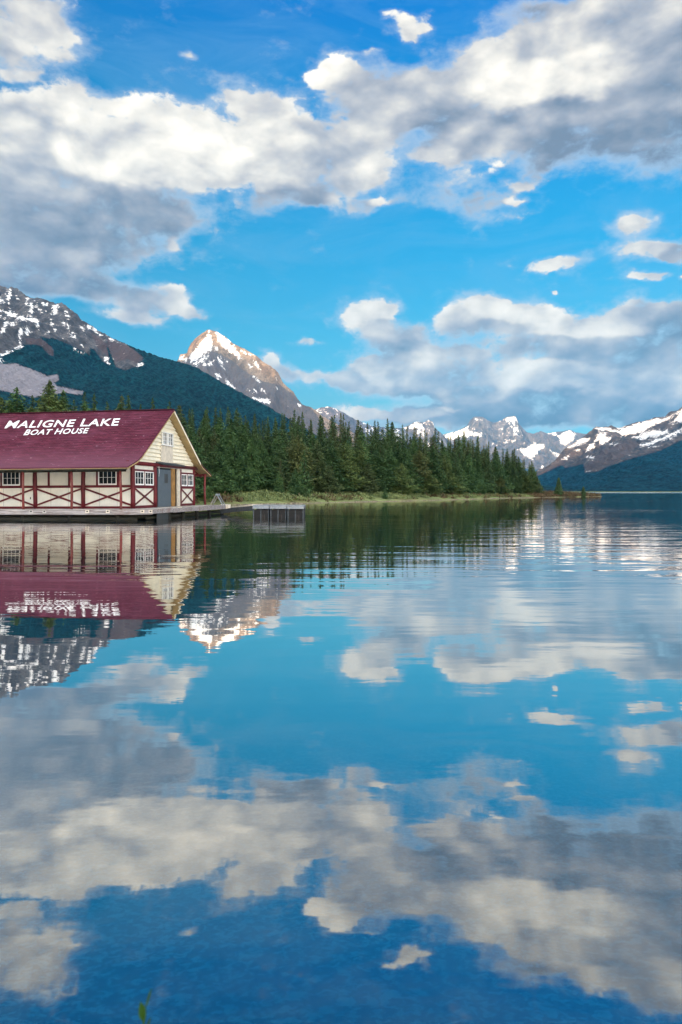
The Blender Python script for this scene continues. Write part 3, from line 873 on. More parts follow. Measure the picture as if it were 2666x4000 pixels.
mountain('mountain', 'twin-topped distant mountain with glaciers at the head of the lake', rid_far, [(1640, 14500), (2600, 14000)], [(1640, 9500), (2600, 9000)], m_far, 700, 260,
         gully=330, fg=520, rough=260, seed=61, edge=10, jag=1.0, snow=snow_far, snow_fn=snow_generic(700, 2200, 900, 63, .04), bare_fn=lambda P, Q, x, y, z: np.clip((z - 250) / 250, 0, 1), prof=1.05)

# --- big snowy mountain on the right
rid_right = [(2075, 1890)] + c7([(420, 625), (480, 575), (560, 500), (630, 410), (700, 365), (780, 320), (830, 275), (880, 240), (960, 240), (985, 236), (1000, 225), (1020, 240), (1060, 255), (1130, 225), (1200, 205), (1270, 190), (1350, 165), (1440, 160),
            (1460, 125), (1480, 115), (1540, 105), (1568, 80)]) + [(2720, 1560), (2850, 1530), (3000, 1560), (3300, 1480), (3700, 1400)]
snow_right = [c7(p) for p in [
    [(650, 400), (780, 325), (830, 330), (800, 360), (700, 405)], [(870, 250), (960, 242), (1000, 262), (1060, 262), (1130, 235), (1270, 192), (1390, 168), (1440, 170), (1560, 110), (1600, 100), (1600, 200), (1460, 215), (1500, 190), (1540, 130), (1480, 165), (1400, 210), (1330, 235),
     (1300, 255), (1250, 285), (1180, 300), (1080, 320), (1070, 290), (1000, 280), (960, 270), (900, 280)],
    [(890, 290), (960, 285), (960, 320), (1000, 320), (990, 350), (930, 380), (910, 385), (900, 330), (860, 400), (800, 440), (790, 420), (830, 380), (880, 340)],
    [(1150, 325), (1240, 300), (1330, 260), (1450, 260), (1460, 290), (1360, 320), (1280, 340), (1200, 335)], [(1200, 390), (1300, 360), (1400, 330), (1440, 310), (1568, 240), (1600, 260), (1450, 330), (1350, 370), (1230, 410)],
    [(600, 490), (660, 470), (640, 500)], [(700, 410), (760, 420), (720, 430)], [(985, 380), (1060, 370), (1040, 385)], [(800, 480), (860, 480), (850, 500)], [(1050, 245), (1060, 262), (1140, 262), (1120, 240)],
    [(1300, 400), (1370, 390), (1340, 402)], [(1440, 330), (1520, 310), (1470, 340)]]]
bare_right = [c7([(380, 640), (500, 590), (600, 545), (640, 570), (770, 540), (790, 610), (900, 590), (960, 560), (1100, 510), (1250, 470), (1400, 430), (1600, 330), (3000, 100), (3000, -400), (600, -300), (400, 500)])]
scree_right = [c7([(780, 540), (850, 500), (930, 420), (1000, 400), (1100, 350), (1180, 350), (1250, 370), (1100, 480), (960, 560), (870, 600), (790, 605)]), c7([(420, 640), (560, 510), (680, 440), (760, 430), (640, 520), (500, 600)])]
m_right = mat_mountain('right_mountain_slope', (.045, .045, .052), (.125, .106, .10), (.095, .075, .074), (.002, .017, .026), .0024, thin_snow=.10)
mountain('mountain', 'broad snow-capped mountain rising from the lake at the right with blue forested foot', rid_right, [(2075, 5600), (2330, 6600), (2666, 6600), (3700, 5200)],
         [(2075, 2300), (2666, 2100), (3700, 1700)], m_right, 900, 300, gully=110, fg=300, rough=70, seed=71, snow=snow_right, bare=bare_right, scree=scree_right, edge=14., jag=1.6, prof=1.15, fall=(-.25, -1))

# --- low wooded rise on the far shore, left of the right mountain
m_low = mat_mountain('far_shore_forest', (.03, .05, .05), (.04, .06, .06), (.05, .06, .06), (.004, .02, .025), .01)
mountain('hill', 'low dark wooded rise on the far shore between the point and the right mountain', [(1900, 1880), (2000, 1885), (2090, 1893), (2140, 1897), (2190, 1906), (2260, 1914), (2330, 1917), (2480, 1919)],
         [(1900, 3200), (2480, 3000)], [(1900, 2300), (2480, 2150)], m_low, 260, 40, gully=4, fg=60, rough=3, seed=81, jag=1.2)

# --- unseen mountain added behind the camera, ridge shaped to keep the evening sun off the lake and the lower slopes
SUN_H = Vector((math.sin(SUN_AZ), math.cos(SUN_AZ)))        # horizontal travel of the light
SIDE = Vector((math.cos(SUN_AZ), -math.sin(SUN_AZ)))
BACK = 4500.0
TARGETS = [(700, 1395, 7500), (745, 1405, 7500), (800, 1368, 7400), (835, 1342, 7350), (900, 1380, 7250), (1000, 1436, 7100), (1125, 1512, 6900), (1250, 1600, 6800),
           (1450, 1700, 11000), (1600, 1700, 11000), (2105, 1860, 5600), (2180, 1822, 6000), (2300, 1800, 6200), (2360, 1765, 6200), (2420, 1730, 6300), (2520, 1700, 6400), (2666, 1650, 6300), (3000, 1500, 6000)]
occ = []
for (px, py, dd) in TARGETS:
    xx = (px - CX) / F * dd; zz = EYE + (HY - py) / F * dd
    v = Vector((xx, dd))
    occ.append((v.dot(SIDE), zz + (v.dot(SUN_H) + BACK) * math.tan(SUN_EL)))
occ.sort()
so = np.array([o[0] for o in occ]); ho = np.array([o[1] for o in occ])
ns, nt_ = 420, 90
ss = np.linspace(-9000, 5000, ns)
hh = np.interp(ss, so, ho, left=ho[0], right=1500) + (fbm(ss / 300, ss * 0, 4, 5) - .5) * 60
tt = np.concatenate([np.linspace(-1, 0, nt_ // 2), np.linspace(0, 1, nt_ // 2)[1:]])
T, S = np.meshgrid(tt, np.arange(ns), indexing='ij')
endw = np.clip(np.minimum(S, ns - 1 - S) / 25.0, 0, 1)
bx = SIDE.x * ss[S] - SUN_H.x * (BACK + T * 1600); by = SIDE.y * ss[S] - SUN_H.y * (BACK + T * 1600)
bz = hh[S] * (1 - np.abs(T)) ** 1.1 * endw - (1 - ridged(bx / 500, by / 500, 5, 3)) * 200 * np.clip(np.abs(T) * 6, 0, 1) * (1 - np.abs(T))
ob = fast_mesh('mountain', np.stack([bx, by, np.maximum(bz, -5)], -1).reshape(-1, 3), grid_faces(len(tt), ns), m_left, smooth=True,
               attrs={'snow': np.clip((bz - 1700) / 500, 0, 1), 'bare': np.clip((bz - 900) / 300, 0, 1), 'scree': 0 * bz})
tag(ob, 'unseen mountain added behind the viewpoint, ridge shaped to shade the valley', kind='structure')

#@@OBJECTS@@
# ------------------------------------------------------------------ boathouse
TH = math.radians(8.6)
CT, ST = math.cos(TH), math.sin(TH)
BX, BY = -12.18, 40.0


def lx(px, yw):            # local x on a plane parallel to the long wall
    u = (px - CX) / F
    return (u * (BY + CT * yw) - BX - ST * yw) / (CT + u * ST)


def ly(px, xg):            # local y on a plane parallel to the gable
    u = (px - CX) / F
    return (u * (BY - ST * xg) - BX - CT * xg) / (ST - u * CT)


def wy(x, y): return BY - ST * x + CT * y
def lz(py, x, y): return EYE + (HY - py) / F * wy(x, y)


TILT = math.radians(0.30)
house = empty('boathouse', (BX, BY, 0), -TH)
house.rotation_euler = (0, -TILT, -TH)
tag(house, 'cream and dark red boathouse with white lettering on its burgundy shingle roof', 'boathouse')

W = ly(757, 0)
LEN = 17.5
ZD = .60                       # deck level
ZB = 3.14                      # top of the wall plate
RY = W / 2
RIDGE = 6.95; KINK_Y = -.3; KINK_Z = 3.47; EAVE_Y = -1.9; EAVE_Z = 2.97
OV = .58                       # roof overhang past the gable

# walls: one closed body, the gable end clad with lapped boards
mb = MB(); mb.box((-LEN, 0, ZD - .02), (0, W, ZB + .45)); mb.build('wall', M['cream'], house)


def gable_board(y0, y1, z0, z1, n0, n1):
    return [(n0, y0, z0), (n0 + .002, y0, z1)]


rise = (RIDGE - .22 - 3.42) / RY
zz = 3.30; k = 0; mb = MB()
hgt = .245
inner_edge = lambda z: max(0.0, (z - 3.42) / rise)
while zz < RIDGE - .3:
    z1 = min(zz + hgt, RIDGE - .24)
    a0, a1 = inner_edge(zz) + .0, inner_edge(z1)
    y0, y1, y0t, y1t = a0, W - a0, a1, W - a1
    mb.hexa([(-.12, y0, zz), (.095, y0, zz), (.095, y1, zz), (-.12, y1, zz), (-.12, y0t, z1 - .004), (.006, y0t, z1 - .004), (.006, y1t, z1 - .004), (-.12, y1t, z1 - .004)])
    zz += hgt
mb.build('gable_siding', M['cream_warm'], house)

# roof: two slopes with a flared eave, shingles on top, tan boards under, pale barge boards at the gable


def profile(side):
    pts = [(RY, RIDGE), (KINK_Y + 1.2, KINK_Z + (RIDGE - KINK_Z) * 1.2 / (RY - KINK_Y)), (KINK_Y + .35, KINK_Z + .235), (KINK_Y - .25, KINK_Z - .07), (EAVE_Y, EAVE_Z)]
    if side > 0: pts = [(W - y, z) for y, z in pts[:-1]] + [(W - EAVE_Y + .38, EAVE_Z - .10)]
    return pts


for side in (-1, 1):
    pr = profile(side)
    v = []; uv = []; f = []
    cols = 60
    dist = 0; dl = [0]
    for i in range(1, len(pr)): dist += math.hypot(pr[i][0] - pr[i - 1][0], pr[i][1] - pr[i - 1][1]); dl.append(dist)
    rows = []
    for i in range(len(pr) - 1):
        nseg = max(1, int((dl[i + 1] - dl[i]) / .16))
        for q in range(nseg): rows.append((i, q / nseg))
    rows.append((len(pr) - 2, 1.0))
    for r, (i, t) in enumerate(rows):
        y = pr[i][0] + (pr[i + 1][0] - pr[i][0]) * t; z = pr[i][1] + (pr[i + 1][1] - pr[i][1]) * t; dd = dl[i] + (dl[i + 1] - dl[i]) * t
        for c in range(cols):
            x = -LEN - .5 + (LEN + .5 + OV) * c / (cols - 1)
            wob = .022 * (vnoise(np.array([x * .6]), np.array([dd * .5]), 4)[0] - .5)
            lapz = .018 * (1 if r % 2 else 0)
            v.append((x, y, z + wob + lapz)); uv.append((x, dd))
    n = len(v)
    for (x, y, z) in list(v): v.append((x, y, z - .06)); uv.append((x, 0))
    for r in range(len(rows) - 1):
        for c in range(cols - 1):
            q = [r * cols + c, r * cols + c + 1, (r + 1) * cols + c + 1, (r + 1) * cols + c]
            if side < 0: q = q[::-1]
            f.append(q); f.append([a + n for a in q[::-1]])
    R_ = len(rows)
    for r in range(R_ - 1):
        for c in (0, cols - 1): f.append([r * cols + c, (r + 1) * cols + c, (r + 1) * cols + c + n, r * cols + c + n])
    for c in range(cols - 1):
        for r in (0, R_ - 1): f.append([r * cols + c, r * cols + c + 1, r * cols + c + 1 + n, r * cols + c + n])
    roof = mesh_obj('roof', v, f, M['shingle'], house, uvs=uv)
    if side < 0: front_roof = roof
    # soffit boards
    mb = MB()
    for i in range(len(pr) - 1):
        (ya, za), (yb, zb) = pr[i], pr[i + 1]
        if side < 0 and i == 0: pass
        mb.hexa([(-LEN - .45, ya, za - .14), (OV - .03, ya, za - .14), (OV - .03, yb, zb - .14), (-LEN - .45, yb, zb - .14),
                 (-LEN - .45, ya, za - .066), (OV - .03, ya, za - .066), (OV - .03, yb, zb - .066), (-LEN - .45, yb, zb - .066)])
    mb.build('soffit', M['tan'], roof)
    # barge board
    mb = MB()
    wd = .20 if side > 0 else .12
    last = 2 if side > 0 else len(pr) - 1
    for i in range(last):
        (ya, za), (yb, zb) = pr[i], pr[i + 1]
        mb.hexa([(OV - .028, ya, za - wd), (OV + .012, ya, za - wd), (OV + .012, yb, zb - wd), (OV - .028, yb, zb - wd),
                 (OV - .028, ya, za - .062), (OV + .012, ya, za - .062), (OV + .012, yb, zb - .062), (OV - .028, yb, zb - .062)])
    mb.build('barge_board', M['cream_warm'] if side > 0 else M['tan'], roof)
    # exposed rafter tails under the flared eave
    mb = MB(); sgn = 1
    (ya, za), (yb, zb) = pr[2], pr[-1]
    x = -LEN
    while x < OV - .1:
        mb.bar((x, ya, za - .22), (x, yb, zb - .19), .11, .07); x += .75
    mb.bar((-LEN - .4, yb, zb - .12), (OV, yb, zb - .12), .07, .03)
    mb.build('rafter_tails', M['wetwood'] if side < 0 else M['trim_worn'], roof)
mb = MB(); mb.bar((-LEN - .5, RY, RIDGE + .035), (OV, RY, RIDGE + .035), .05, .22); mb.build('ridge_cap', M['shingle'], front_roof)

# heavy beam across the gable (log plate) and eave beam carried by the porch posts
mb = MB()
mb.tube([(.02, -.75, 3.28), (.02, W + 1.25, 3.30)], .125, 10)
mb.build('gable_beam', M['trim'], house, smooth=True)
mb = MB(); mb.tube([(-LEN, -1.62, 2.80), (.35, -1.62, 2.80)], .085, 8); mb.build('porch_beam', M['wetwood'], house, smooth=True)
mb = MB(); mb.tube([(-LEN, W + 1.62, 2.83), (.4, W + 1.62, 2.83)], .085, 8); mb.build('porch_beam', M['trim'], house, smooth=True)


def post(x, y, z0, z1, r, mat='trim', name='post', n=12):
    mb = MB(); pts = []
    for i in range(6):
        t = i / 5
        pts.append((x + .012 * math.sin(7 * x + 5 * t), y + .012 * math.cos(5 * y + 6 * t), z0 + (z1 - z0) * t))
    mb.tube(pts, [r * (1 + .04 * math.sin(9 * t + x)) for t in range(6)], n)
    return mb.build(name, M[mat], house, smooth=True)


# long wall ---------------------------------------------------------
posts_px = [521, 327, 139]
xs = [0.0 - .02] + [lx(327, -.02), lx(139, -.02)]
bay = (xs[0] - xs[2]) / 2
while xs[-1] - bay > -LEN: xs.append(xs[-1] - bay)
for i, x in enumerate(xs):
    post(x + (.02 if i == 0 else 0), -.02, ZD - .1, ZB + .3, .135 if i == 0 else .125)
pxs = [lx(473, -1.62), lx(281.5, -1.62), lx(92, -1.62)]
while pxs[-1] - bay > -LEN: pxs.append(pxs[-1] - bay)
for x in pxs: post(x, -1.62, ZD - .05, 2.78, .072, 'trim_worn', 'porch_post')


def wbox(mb, x0, x1, z0, z1, n0, n1): mb.box((x0, -n1, z0), (x1, -n0, z1))       # on the long wall, n outward
def gbox(mb, y0, y1, z0, z1, n0, n1): mb.box((n0, y0, z0), (n1, y1, z1))         # on the gable


for i in range(len(xs) - 1):
    xr, xl = xs[i] - .11, xs[i + 1] + .11
    mb = MB(); wbox(mb, xl, xr, 1.84, 1.99, -.02, .045); mb.build('rail', M['trim'], house, bevel=.006)
    mb = MB(); wbox(mb, xl, xr, ZD, .74, -.02, .05); mb.build('sill_rail', M['trim'], house, bevel=.006)
    for a, b in (((xl - .05, .80), (xr + .05, 1.80)), ((xl - .05, 1.80), (xr + .05, .80))):
        off = .035 if a[1] < 1 else .055
        mb = MB(); mb.bar((a[0], -off + .012, a[1]), (b[0], -off + .012, b[1]), .105, .04, up=(0, 1, 0)) if False else mb.bar((a[0], -off, a[1]), (b[0], -off, b[1]), .105, .03)
        mb.build('brace', M['trim'], house)
    wdt = xr - xl
    win = (i % 2 == 0)
    for t0 in (.245, .70):
        xx = xl + wdt * t0
        mb = MB(); wbox(mb, xx, xx + .13, 1.985, ZB + .1, -.02, .04); mb.build('stud', M['trim'], house, bevel=.005)
    # joints between the wall panels and a small vent
    for t0 in (.31, .70):
        mb = MB(); wbox(mb, xl + wdt * t0, xl + wdt * (t0 + .003), .75, 1.83, -.01, .006); mb.build('panel_joint', M['iron'], house)


def window(mapper, a0, a1, z0, z1, nx, nz, fr=.055, mw=.018, n=.02):
    """mapper(mb, a0, a1, z0, z1, n0, n1)"""
    mb = MB()
    mapper(mb, a0, a0 + fr, z0, z1, 0, n + .035); mapper(mb, a1 - fr, a1, z0, z1, 0, n + .035)
    mapper(mb, a0 + fr, a1 - fr, z1 - fr, z1, 0, n + .033); mapper(mb, a0 + fr, a1 - fr, z0, z0 + fr * 1.5, 0, n + .045)
    for i in range(1, nx):
        c = a0 + fr + (a1 - a0 - 2 * fr) * i / nx
        mapper(mb, c - mw / 2, c + mw / 2, z0 + fr * 1.5, z1 - fr, .012, n + .015)
    for i in range(1, nz):
        c = z0 + fr * 1.5 + (z1 - z0 - 2.5 * fr) * i / nz
        mapper(mb, a0 + fr, a1 - fr, c - mw / 2, c + mw / 2, .012, n + .012)
    w_ = mb.build('window', M['white'], house)
    mb = MB(); mapper(mb, a0 + .01, a1 - .01, z0 + .01, z1 - .01, .004, .012); mb.build('glass', M['glass'], w_)
    return w_


for i in range(0, len(xs) - 1, 2):
    xr, xl = xs[i] - .11, xs[i + 1] + .11; wdt = xr - xl
    window(wbox, xl + wdt * .245 + .14, xl + wdt * .70 - .01, 1.995, 2.86, 4, 2)
mb = MB(); xv = lx(121, 0); wbox(mb, xv - .03, xv + .03, 1.17, 1.30, 0, .03); mb.build('vent', M['iron'], house)

# gable front -------------------------------------------------------
g = lambda px, x=.0: ly(px, x)
gp = [(g(521), .145), (g(605), .165), (g(757), .12)]
for y, r in gp[1:]: post(.0, y, ZD - .1, ZB + .06, r)
secs = [(g(521) + .14, g(605) - .16, 2), (g(707), g(757) - .10, 2)]
for (ya, yb, nw) in secs:
    mb = MB(); gbox(mb, ya, yb, 1.80, 1.97, -.02, .045); mb.build('rail', M['trim'], house, bevel=.006)
    mb = MB(); gbox(mb, ya, yb, ZD, .76, -.02, .05); mb.build('sill_rail', M['trim'], house, bevel=.006)
    mb = MB(); gbox(mb, ya, yb, 2.82, 2.93, -.02, .045); mb.build('head_rail', M['trim'], house, bevel=.006)
    ym = (ya + yb) / 2
    for ya_, yb_ in ((ym - .07, ym + .07), (ya, ya + .05), (yb - .05, yb)):
        mb = MB(); gbox(mb, ya_, yb_, 1.975, 2.815, -.02, .04); mb.build('stud', M['trim'], house)
    mb = MB(); mb.bar((.03, ya, .80), (.03, yb, 1.78), .10, .03); mb.build('brace', M['trim'], house)
    mb = MB(); mb.bar((.05, ya, 1.78), (.05, yb, .80), .10, .03); mb.build('brace', M['trim'], house)
    window(gbox, ya + .055, ym - .075, 1.98, 2.81, 3, 2)
    window(gbox, ym + .075, yb - .055, 1.98, 2.81, 3, 2)
# doorway: rolled grey-blue door, dark gap, ochre and pale leaf edges
mb = MB(); gbox(mb, g(605) + .1, g(707) - .02, ZD, ZB, -.02, .012); mb.build('doorway', M['dark'], house)
mb = MB()
y0, y1 = g(616), g(667); n_ = 24
for i in range(n_):
    z0_ = ZD + .01 + (ZB - .12 - ZD) * i / n_; z1_ = z0_ + (ZB - .12 - ZD) / n_ - .012
    mb.box((.015, y0, z0_), (.045, y1, z1_))
mb.box((.013, y0, ZD + .01), (.03, y1, ZB - .13))
dr = mb.build('door', M['door'], house)
mb = MB(); ymid = (y0 + y1) / 2 + .25; mb.box((.046, ymid - .28, 2.15), (.052, ymid + .28, 2.75)); mb.build('door_window', M['iron'], dr)
mb = MB(); gbox(mb, g(667), g(681), ZD, ZB - .02, .02, .09); mb.build('door_leaf', M['ochre'], house)
mb = MB(); gbox(mb, g(690), g(700), ZD, ZB - .02, .02, .10); mb.build('door_frame', M['board_pale'], house)
mb = MB(); gbox(mb, g(702), g(707.5), ZD, ZB, .0, .07); mb.build('door_jamb', M['trim'], house)
# hanging cord and rolled canopy over the door
mb = MB(); yc = g(623, .25); mb.tube([(.25, yc, 3.2), (.27, yc + .01, 2.8), (.25, yc, 2.55)], .012, 6); mb.build('cord', M['white'], house)
mb = MB(); mb.tube([(.22, g(613, .22), 3.43), (.22, g(640, .22), 3.40), (.22, g(690, .22), 3.38), (.22, g(722, .22), 3.36)], [.05, .085, .095, .06], 8); mb.build('rolled_awning', M['iron'], house, smooth=True)
# gable window with the weathered hatch under it
for pa, pb in ((628, 646), (649, 668)):
    window(gbox, g(pa), g(pb), 4.58, 5.44, 2, 3, fr=.045, n=.085)
for wobj in [o for o in house.children if o.name.startswith('window')][-2:]:
    wobj.location.x = .10
mb = MB(); gbox(mb, g(625), g(671.5), 3.42, 4.575, .02, .118); mb.build('hatch', M['board_pale'], house)
mb = MB(); gbox(mb, g(625), g(671.5), 5.445, 5.53, .02, .13); gbox(mb, g(669), g(672), 4.58, 5.44, .02, .13); gbox(mb, g(646.2), g(648.8), 4.58, 5.44, .02, .128); mb.build('window_casing', M['cream_warm'], house)
# porch posts on the far side, side cladding bracing on the hidden sides
for q, xx in enumerate([.30, -2.7, -5.6, -8.6]): post(xx, W + 1.55, ZD - .05, 2.85, .085, 'trim_worn', 'porch_post')

# roof lettering: laid on the slope
RS = (RIDGE - KINK_Z) / (RY - KINK_Y)


def roof_pt(px, py, lift=.05):
    """ground the sight line on the front slope -> local (x, y, z)"""
    lo, hi = KINK_Y, RY
    for _ in range(60):
        y = (lo + hi) / 2; x = lx(px, y); z = KINK_Z + (y - KINK_Y) * RS + lift
        row = HY - F * (z - EYE + math.sin(TILT) * x) / wy(x, y)
        if row < py: hi = y
        else: lo = y
    return Vector((x, y, z))


def lettering(text, bl, br, tl, sc_small):
    cu = bpy.data.curves.new('txt', 'FONT'); cu.body = text; cu.size = 1.0; cu.offset = .014; cu.extrude = .0; cu.resolution_u = 3
    cu.small_caps_scale = sc_small; cu.space_character = 1.08; cu.space_word = .95
    for cf_ in cu.body_format: cf_.use_small_caps = True
    o = bpy.data.objects.new('txt', cu); COL.objects.link(o)
    bpy.context.view_layer.update()
    me = bpy.data.meshes.new_from_object(o.evaluated_get(bpy.context.evaluated_depsgraph_get()))
    bpy.data.objects.remove(o)
    co = np.zeros(len(me.vertices) * 3, np.float32); me.vertices.foreach_get('co', co); co = co.reshape(-1, 3)
    w0, w1 = co[:, 0].min(), co[:, 0].max(); h1 = co[:, 1].max()
    B0 = roof_pt(*bl); B1 = roof_pt(*br); Tt = roof_pt(*tl)
    up = Vector((0, 1, RS)).normalized()
    L1 = B1 - B0
    hh_ = (Tt - B0).dot(up)
    P = [B0 + L1 * float((c[0] - w0) / (w1 - w0)) + (Tt - B0) * float(c[1] / h1) for c in co]
    # small thickness
    n = len(P); nrm = Vector((0, -RS, 1)).normalized()
    fs = [tuple(p.vertices) for p in me.polygons]
    return [tuple(p) for p in P], fs


for text, bl, br, tl, sc in (("Maligne Lake", (20, 1672), (463, 1661), (39, 1643.5), .93), ("Boat House", (94, 1699), (342, 1691.5), (108, 1678), .94)):
    v, f = lettering(text, bl, br, tl, sc)
    o = mesh_obj('lettering', v, f, M['letter'], front_roof)
    sd_ = o.modifiers.new('thick', 'SOLIDIFY'); sd_.thickness = .012

# ------------------------------------------------------------------ dock round the boathouse
dock = empty('dock', (BX, BY, 0), -TH)
dock.rotation_euler = (0, -TILT, -TH)
tag(dock, 'weathered grey timber dock on dark piles under the boathouse', 'dock')
DX = 2.05; FY = EAVE_Y - .02; DEND = g(868, DX) if False else 11.2
mb = MB(); y = FY
while y < -.02:
    mb.box((-LEN - 1, y, ZD - .055), (DX, y + .18, ZD - .001 - .004 * (int(y * 100) % 3))); y += .19
mb.build('deck_boards', M['dockfloor'], dock)
mb = MB(); y = .12
while y < DEND:
    mb.box((-.1, y, ZD - .055), (DX, y + .18, ZD - .002 - .004 * (int(y * 100) % 3))); y += .19
mb.build('deck_boards', M['dockfloor'], dock)
mb = MB(); x = -LEN - 1
segs = []
rngd = random.Random(3)
while x < DX:
    x1 = min(x + rngd.uniform(2.2, 4.0), DX + .03)
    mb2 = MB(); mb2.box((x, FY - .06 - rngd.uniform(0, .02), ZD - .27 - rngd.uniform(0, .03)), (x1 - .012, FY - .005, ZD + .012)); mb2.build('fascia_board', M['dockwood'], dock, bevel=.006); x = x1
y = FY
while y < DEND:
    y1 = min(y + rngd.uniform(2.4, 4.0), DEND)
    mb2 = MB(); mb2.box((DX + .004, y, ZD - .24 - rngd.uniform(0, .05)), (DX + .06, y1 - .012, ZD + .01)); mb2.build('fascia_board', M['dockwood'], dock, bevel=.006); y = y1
# plates and notches on the fascia
for px in (178, 126, 345, 425, 560, 592):
    xx = lx(px * 1.0, FY); mb = MB(); mb.box((xx - .11, FY - .095, ZD - .20), (xx + .11, FY - .083, ZD - .03)); mb.build('fascia_plate', M['board_pale'] if px > 300 else M['dockfloor'], dock)
    mb = MB(); mb.box((xx - .05, FY - .10, ZD - .14), (xx + .05, FY - .094, ZD - .07)); mb.build('notch', M['dark'], dock)
# under structure
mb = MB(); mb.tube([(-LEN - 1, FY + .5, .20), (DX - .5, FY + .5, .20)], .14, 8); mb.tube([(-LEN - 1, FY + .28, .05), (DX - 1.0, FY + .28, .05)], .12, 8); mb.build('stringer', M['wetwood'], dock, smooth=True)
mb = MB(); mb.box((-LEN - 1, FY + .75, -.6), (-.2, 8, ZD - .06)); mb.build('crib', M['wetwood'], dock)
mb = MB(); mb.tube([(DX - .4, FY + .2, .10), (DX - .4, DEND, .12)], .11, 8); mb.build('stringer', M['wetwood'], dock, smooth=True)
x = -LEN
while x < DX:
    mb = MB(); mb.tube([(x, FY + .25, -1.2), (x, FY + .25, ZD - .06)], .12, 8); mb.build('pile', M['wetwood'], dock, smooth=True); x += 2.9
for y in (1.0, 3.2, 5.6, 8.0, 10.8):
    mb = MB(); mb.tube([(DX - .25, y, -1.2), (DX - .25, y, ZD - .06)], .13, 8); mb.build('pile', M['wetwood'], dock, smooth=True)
mb = MB(); mb.box((DX - .35, DEND - .45, .3), (DX + .25, DEND + .1, ZD + .04)); mb.build('corner_block', M['board_pale'], dock, bevel=.01)
mb = MB()
for a, b in ((3.0, 4.2), (5.0, 6.6)): mb.box((DX + .0, ly(640, DX) + a * .4, ZD + .0), (DX + .07, ly(640, DX) + b * .4, ZD + .04))
mb.build('edge_strip', M['board_pale'], dock)
# steel apron hanging under the deck edge by the door
mb = MB(); ya, yb = ly(622, DX), ly(668, DX)
mb.box((DX - .16, ya, -.6), (DX - .12, yb, ZD - .2)); mb.box((DX - .12, yb - .05, -.6), (DX - .09, yb, ZD - .2))
mb.build('steel_apron', M['iron'], dock)


def dock_world(x, y, z):
    return Matrix.Translation((BX, BY, 0)) @ Matrix.Rotation(-TH, 4, 'Z') @ Vector((x, y, z))


# A-shaped sawhorse at the dock corner
p = at(847, 49.0)
aw = empty('sawhorse', (p[0], p[1], ZD - .02))
tag(aw, 'pale grey A-shaped sawhorse standing at the outer corner of the boathouse dock', 'sawhorse')
hw = 27 / F * 49
for sgn, mat, wd in ((-1, 'dockwood', .10), (1, 'greywood', .22)):
    for dy in (0, .9):
        mb = MB(); mb.bar((sgn * (hw - .03), dy, 0), (sgn * .03, dy, .80), .05, wd if dy == 0 else .08, up=(1, 0, 0)); mb.build('leg', M[mat], aw, bevel=.005)
mb = MB(); mb.bar((0, -.1, .80), (0, 1.0, .80), .12, .12); mb.build('top_rail', M['greywood'], aw, bevel=.005)
mb = MB(); mb.bar((-hw * 1.2, 0, .02), (hw * .9, 0, .02), .05, .06); mb.build('foot_rail', M['dockwood'], aw)

# gangway down to the floats
a = Vector((*at(862, 48.6), .31)); b = Vector((*at(992, 43.2), .70))
gw = empty('gangway', a)
tag(gw, 'low sloping plank gangway between the boathouse dock and the floating dock', 'gangway')
d = b - a; side = Vector((-d.y, d.x, 0)).normalized() * .65
side = -side if side.y < 0 else side
mb = MB(); lo = Vector((0, 0, -.30)); mid = d * .45 + Vector((0, 0, .10))
for s0, s1 in ((Vector((0, 0, 0)), d * .33 + Vector((0, 0, .03))), (d * .33 + Vector((0, 0, .05)), d)):
    mb.hexa([s0 + lo, s1 + lo, s1 + side * .08 + lo, s0 + side * .08 + lo, s0, s1, s1 + side * .08, s0 + side * .08])
mb.build('side_beam', M['legwood'], gw)
mb = MB(); mb.hexa([side * .08 + Vector((0, 0, -.08)), d + side * .08 + Vector((0, 0, -.08)), d + side * 2 + Vector((0, 0, -.08)), side * 2 + Vector((0, 0, -.08)),
                    side * .08, d + side * .08, d + side * 2, side * 2]); mb.build('walkway', M['dockfloor'], gw)
mb = MB(); mb.hexa([d * .25 + side * .3 + Vector((0, 0, .01)), d * .88 + side * .3 + Vector((0, 0, .01)), d * .88 + side * 1.4 + Vector((0, 0, .01)), d * .3 + side * 1.4 + Vector((0, 0, .01)),
                    d * .25 + side * .3 + Vector((0, 0, .14)), d * .88 + side * .3 + Vector((0, 0, .12)), d * .88 + side * 1.4 + Vector((0, 0, .12)), d * .3 + side * 1.4 + Vector((0, 0, .14))]); mb.build('white_plank', M['board_pale'], gw)

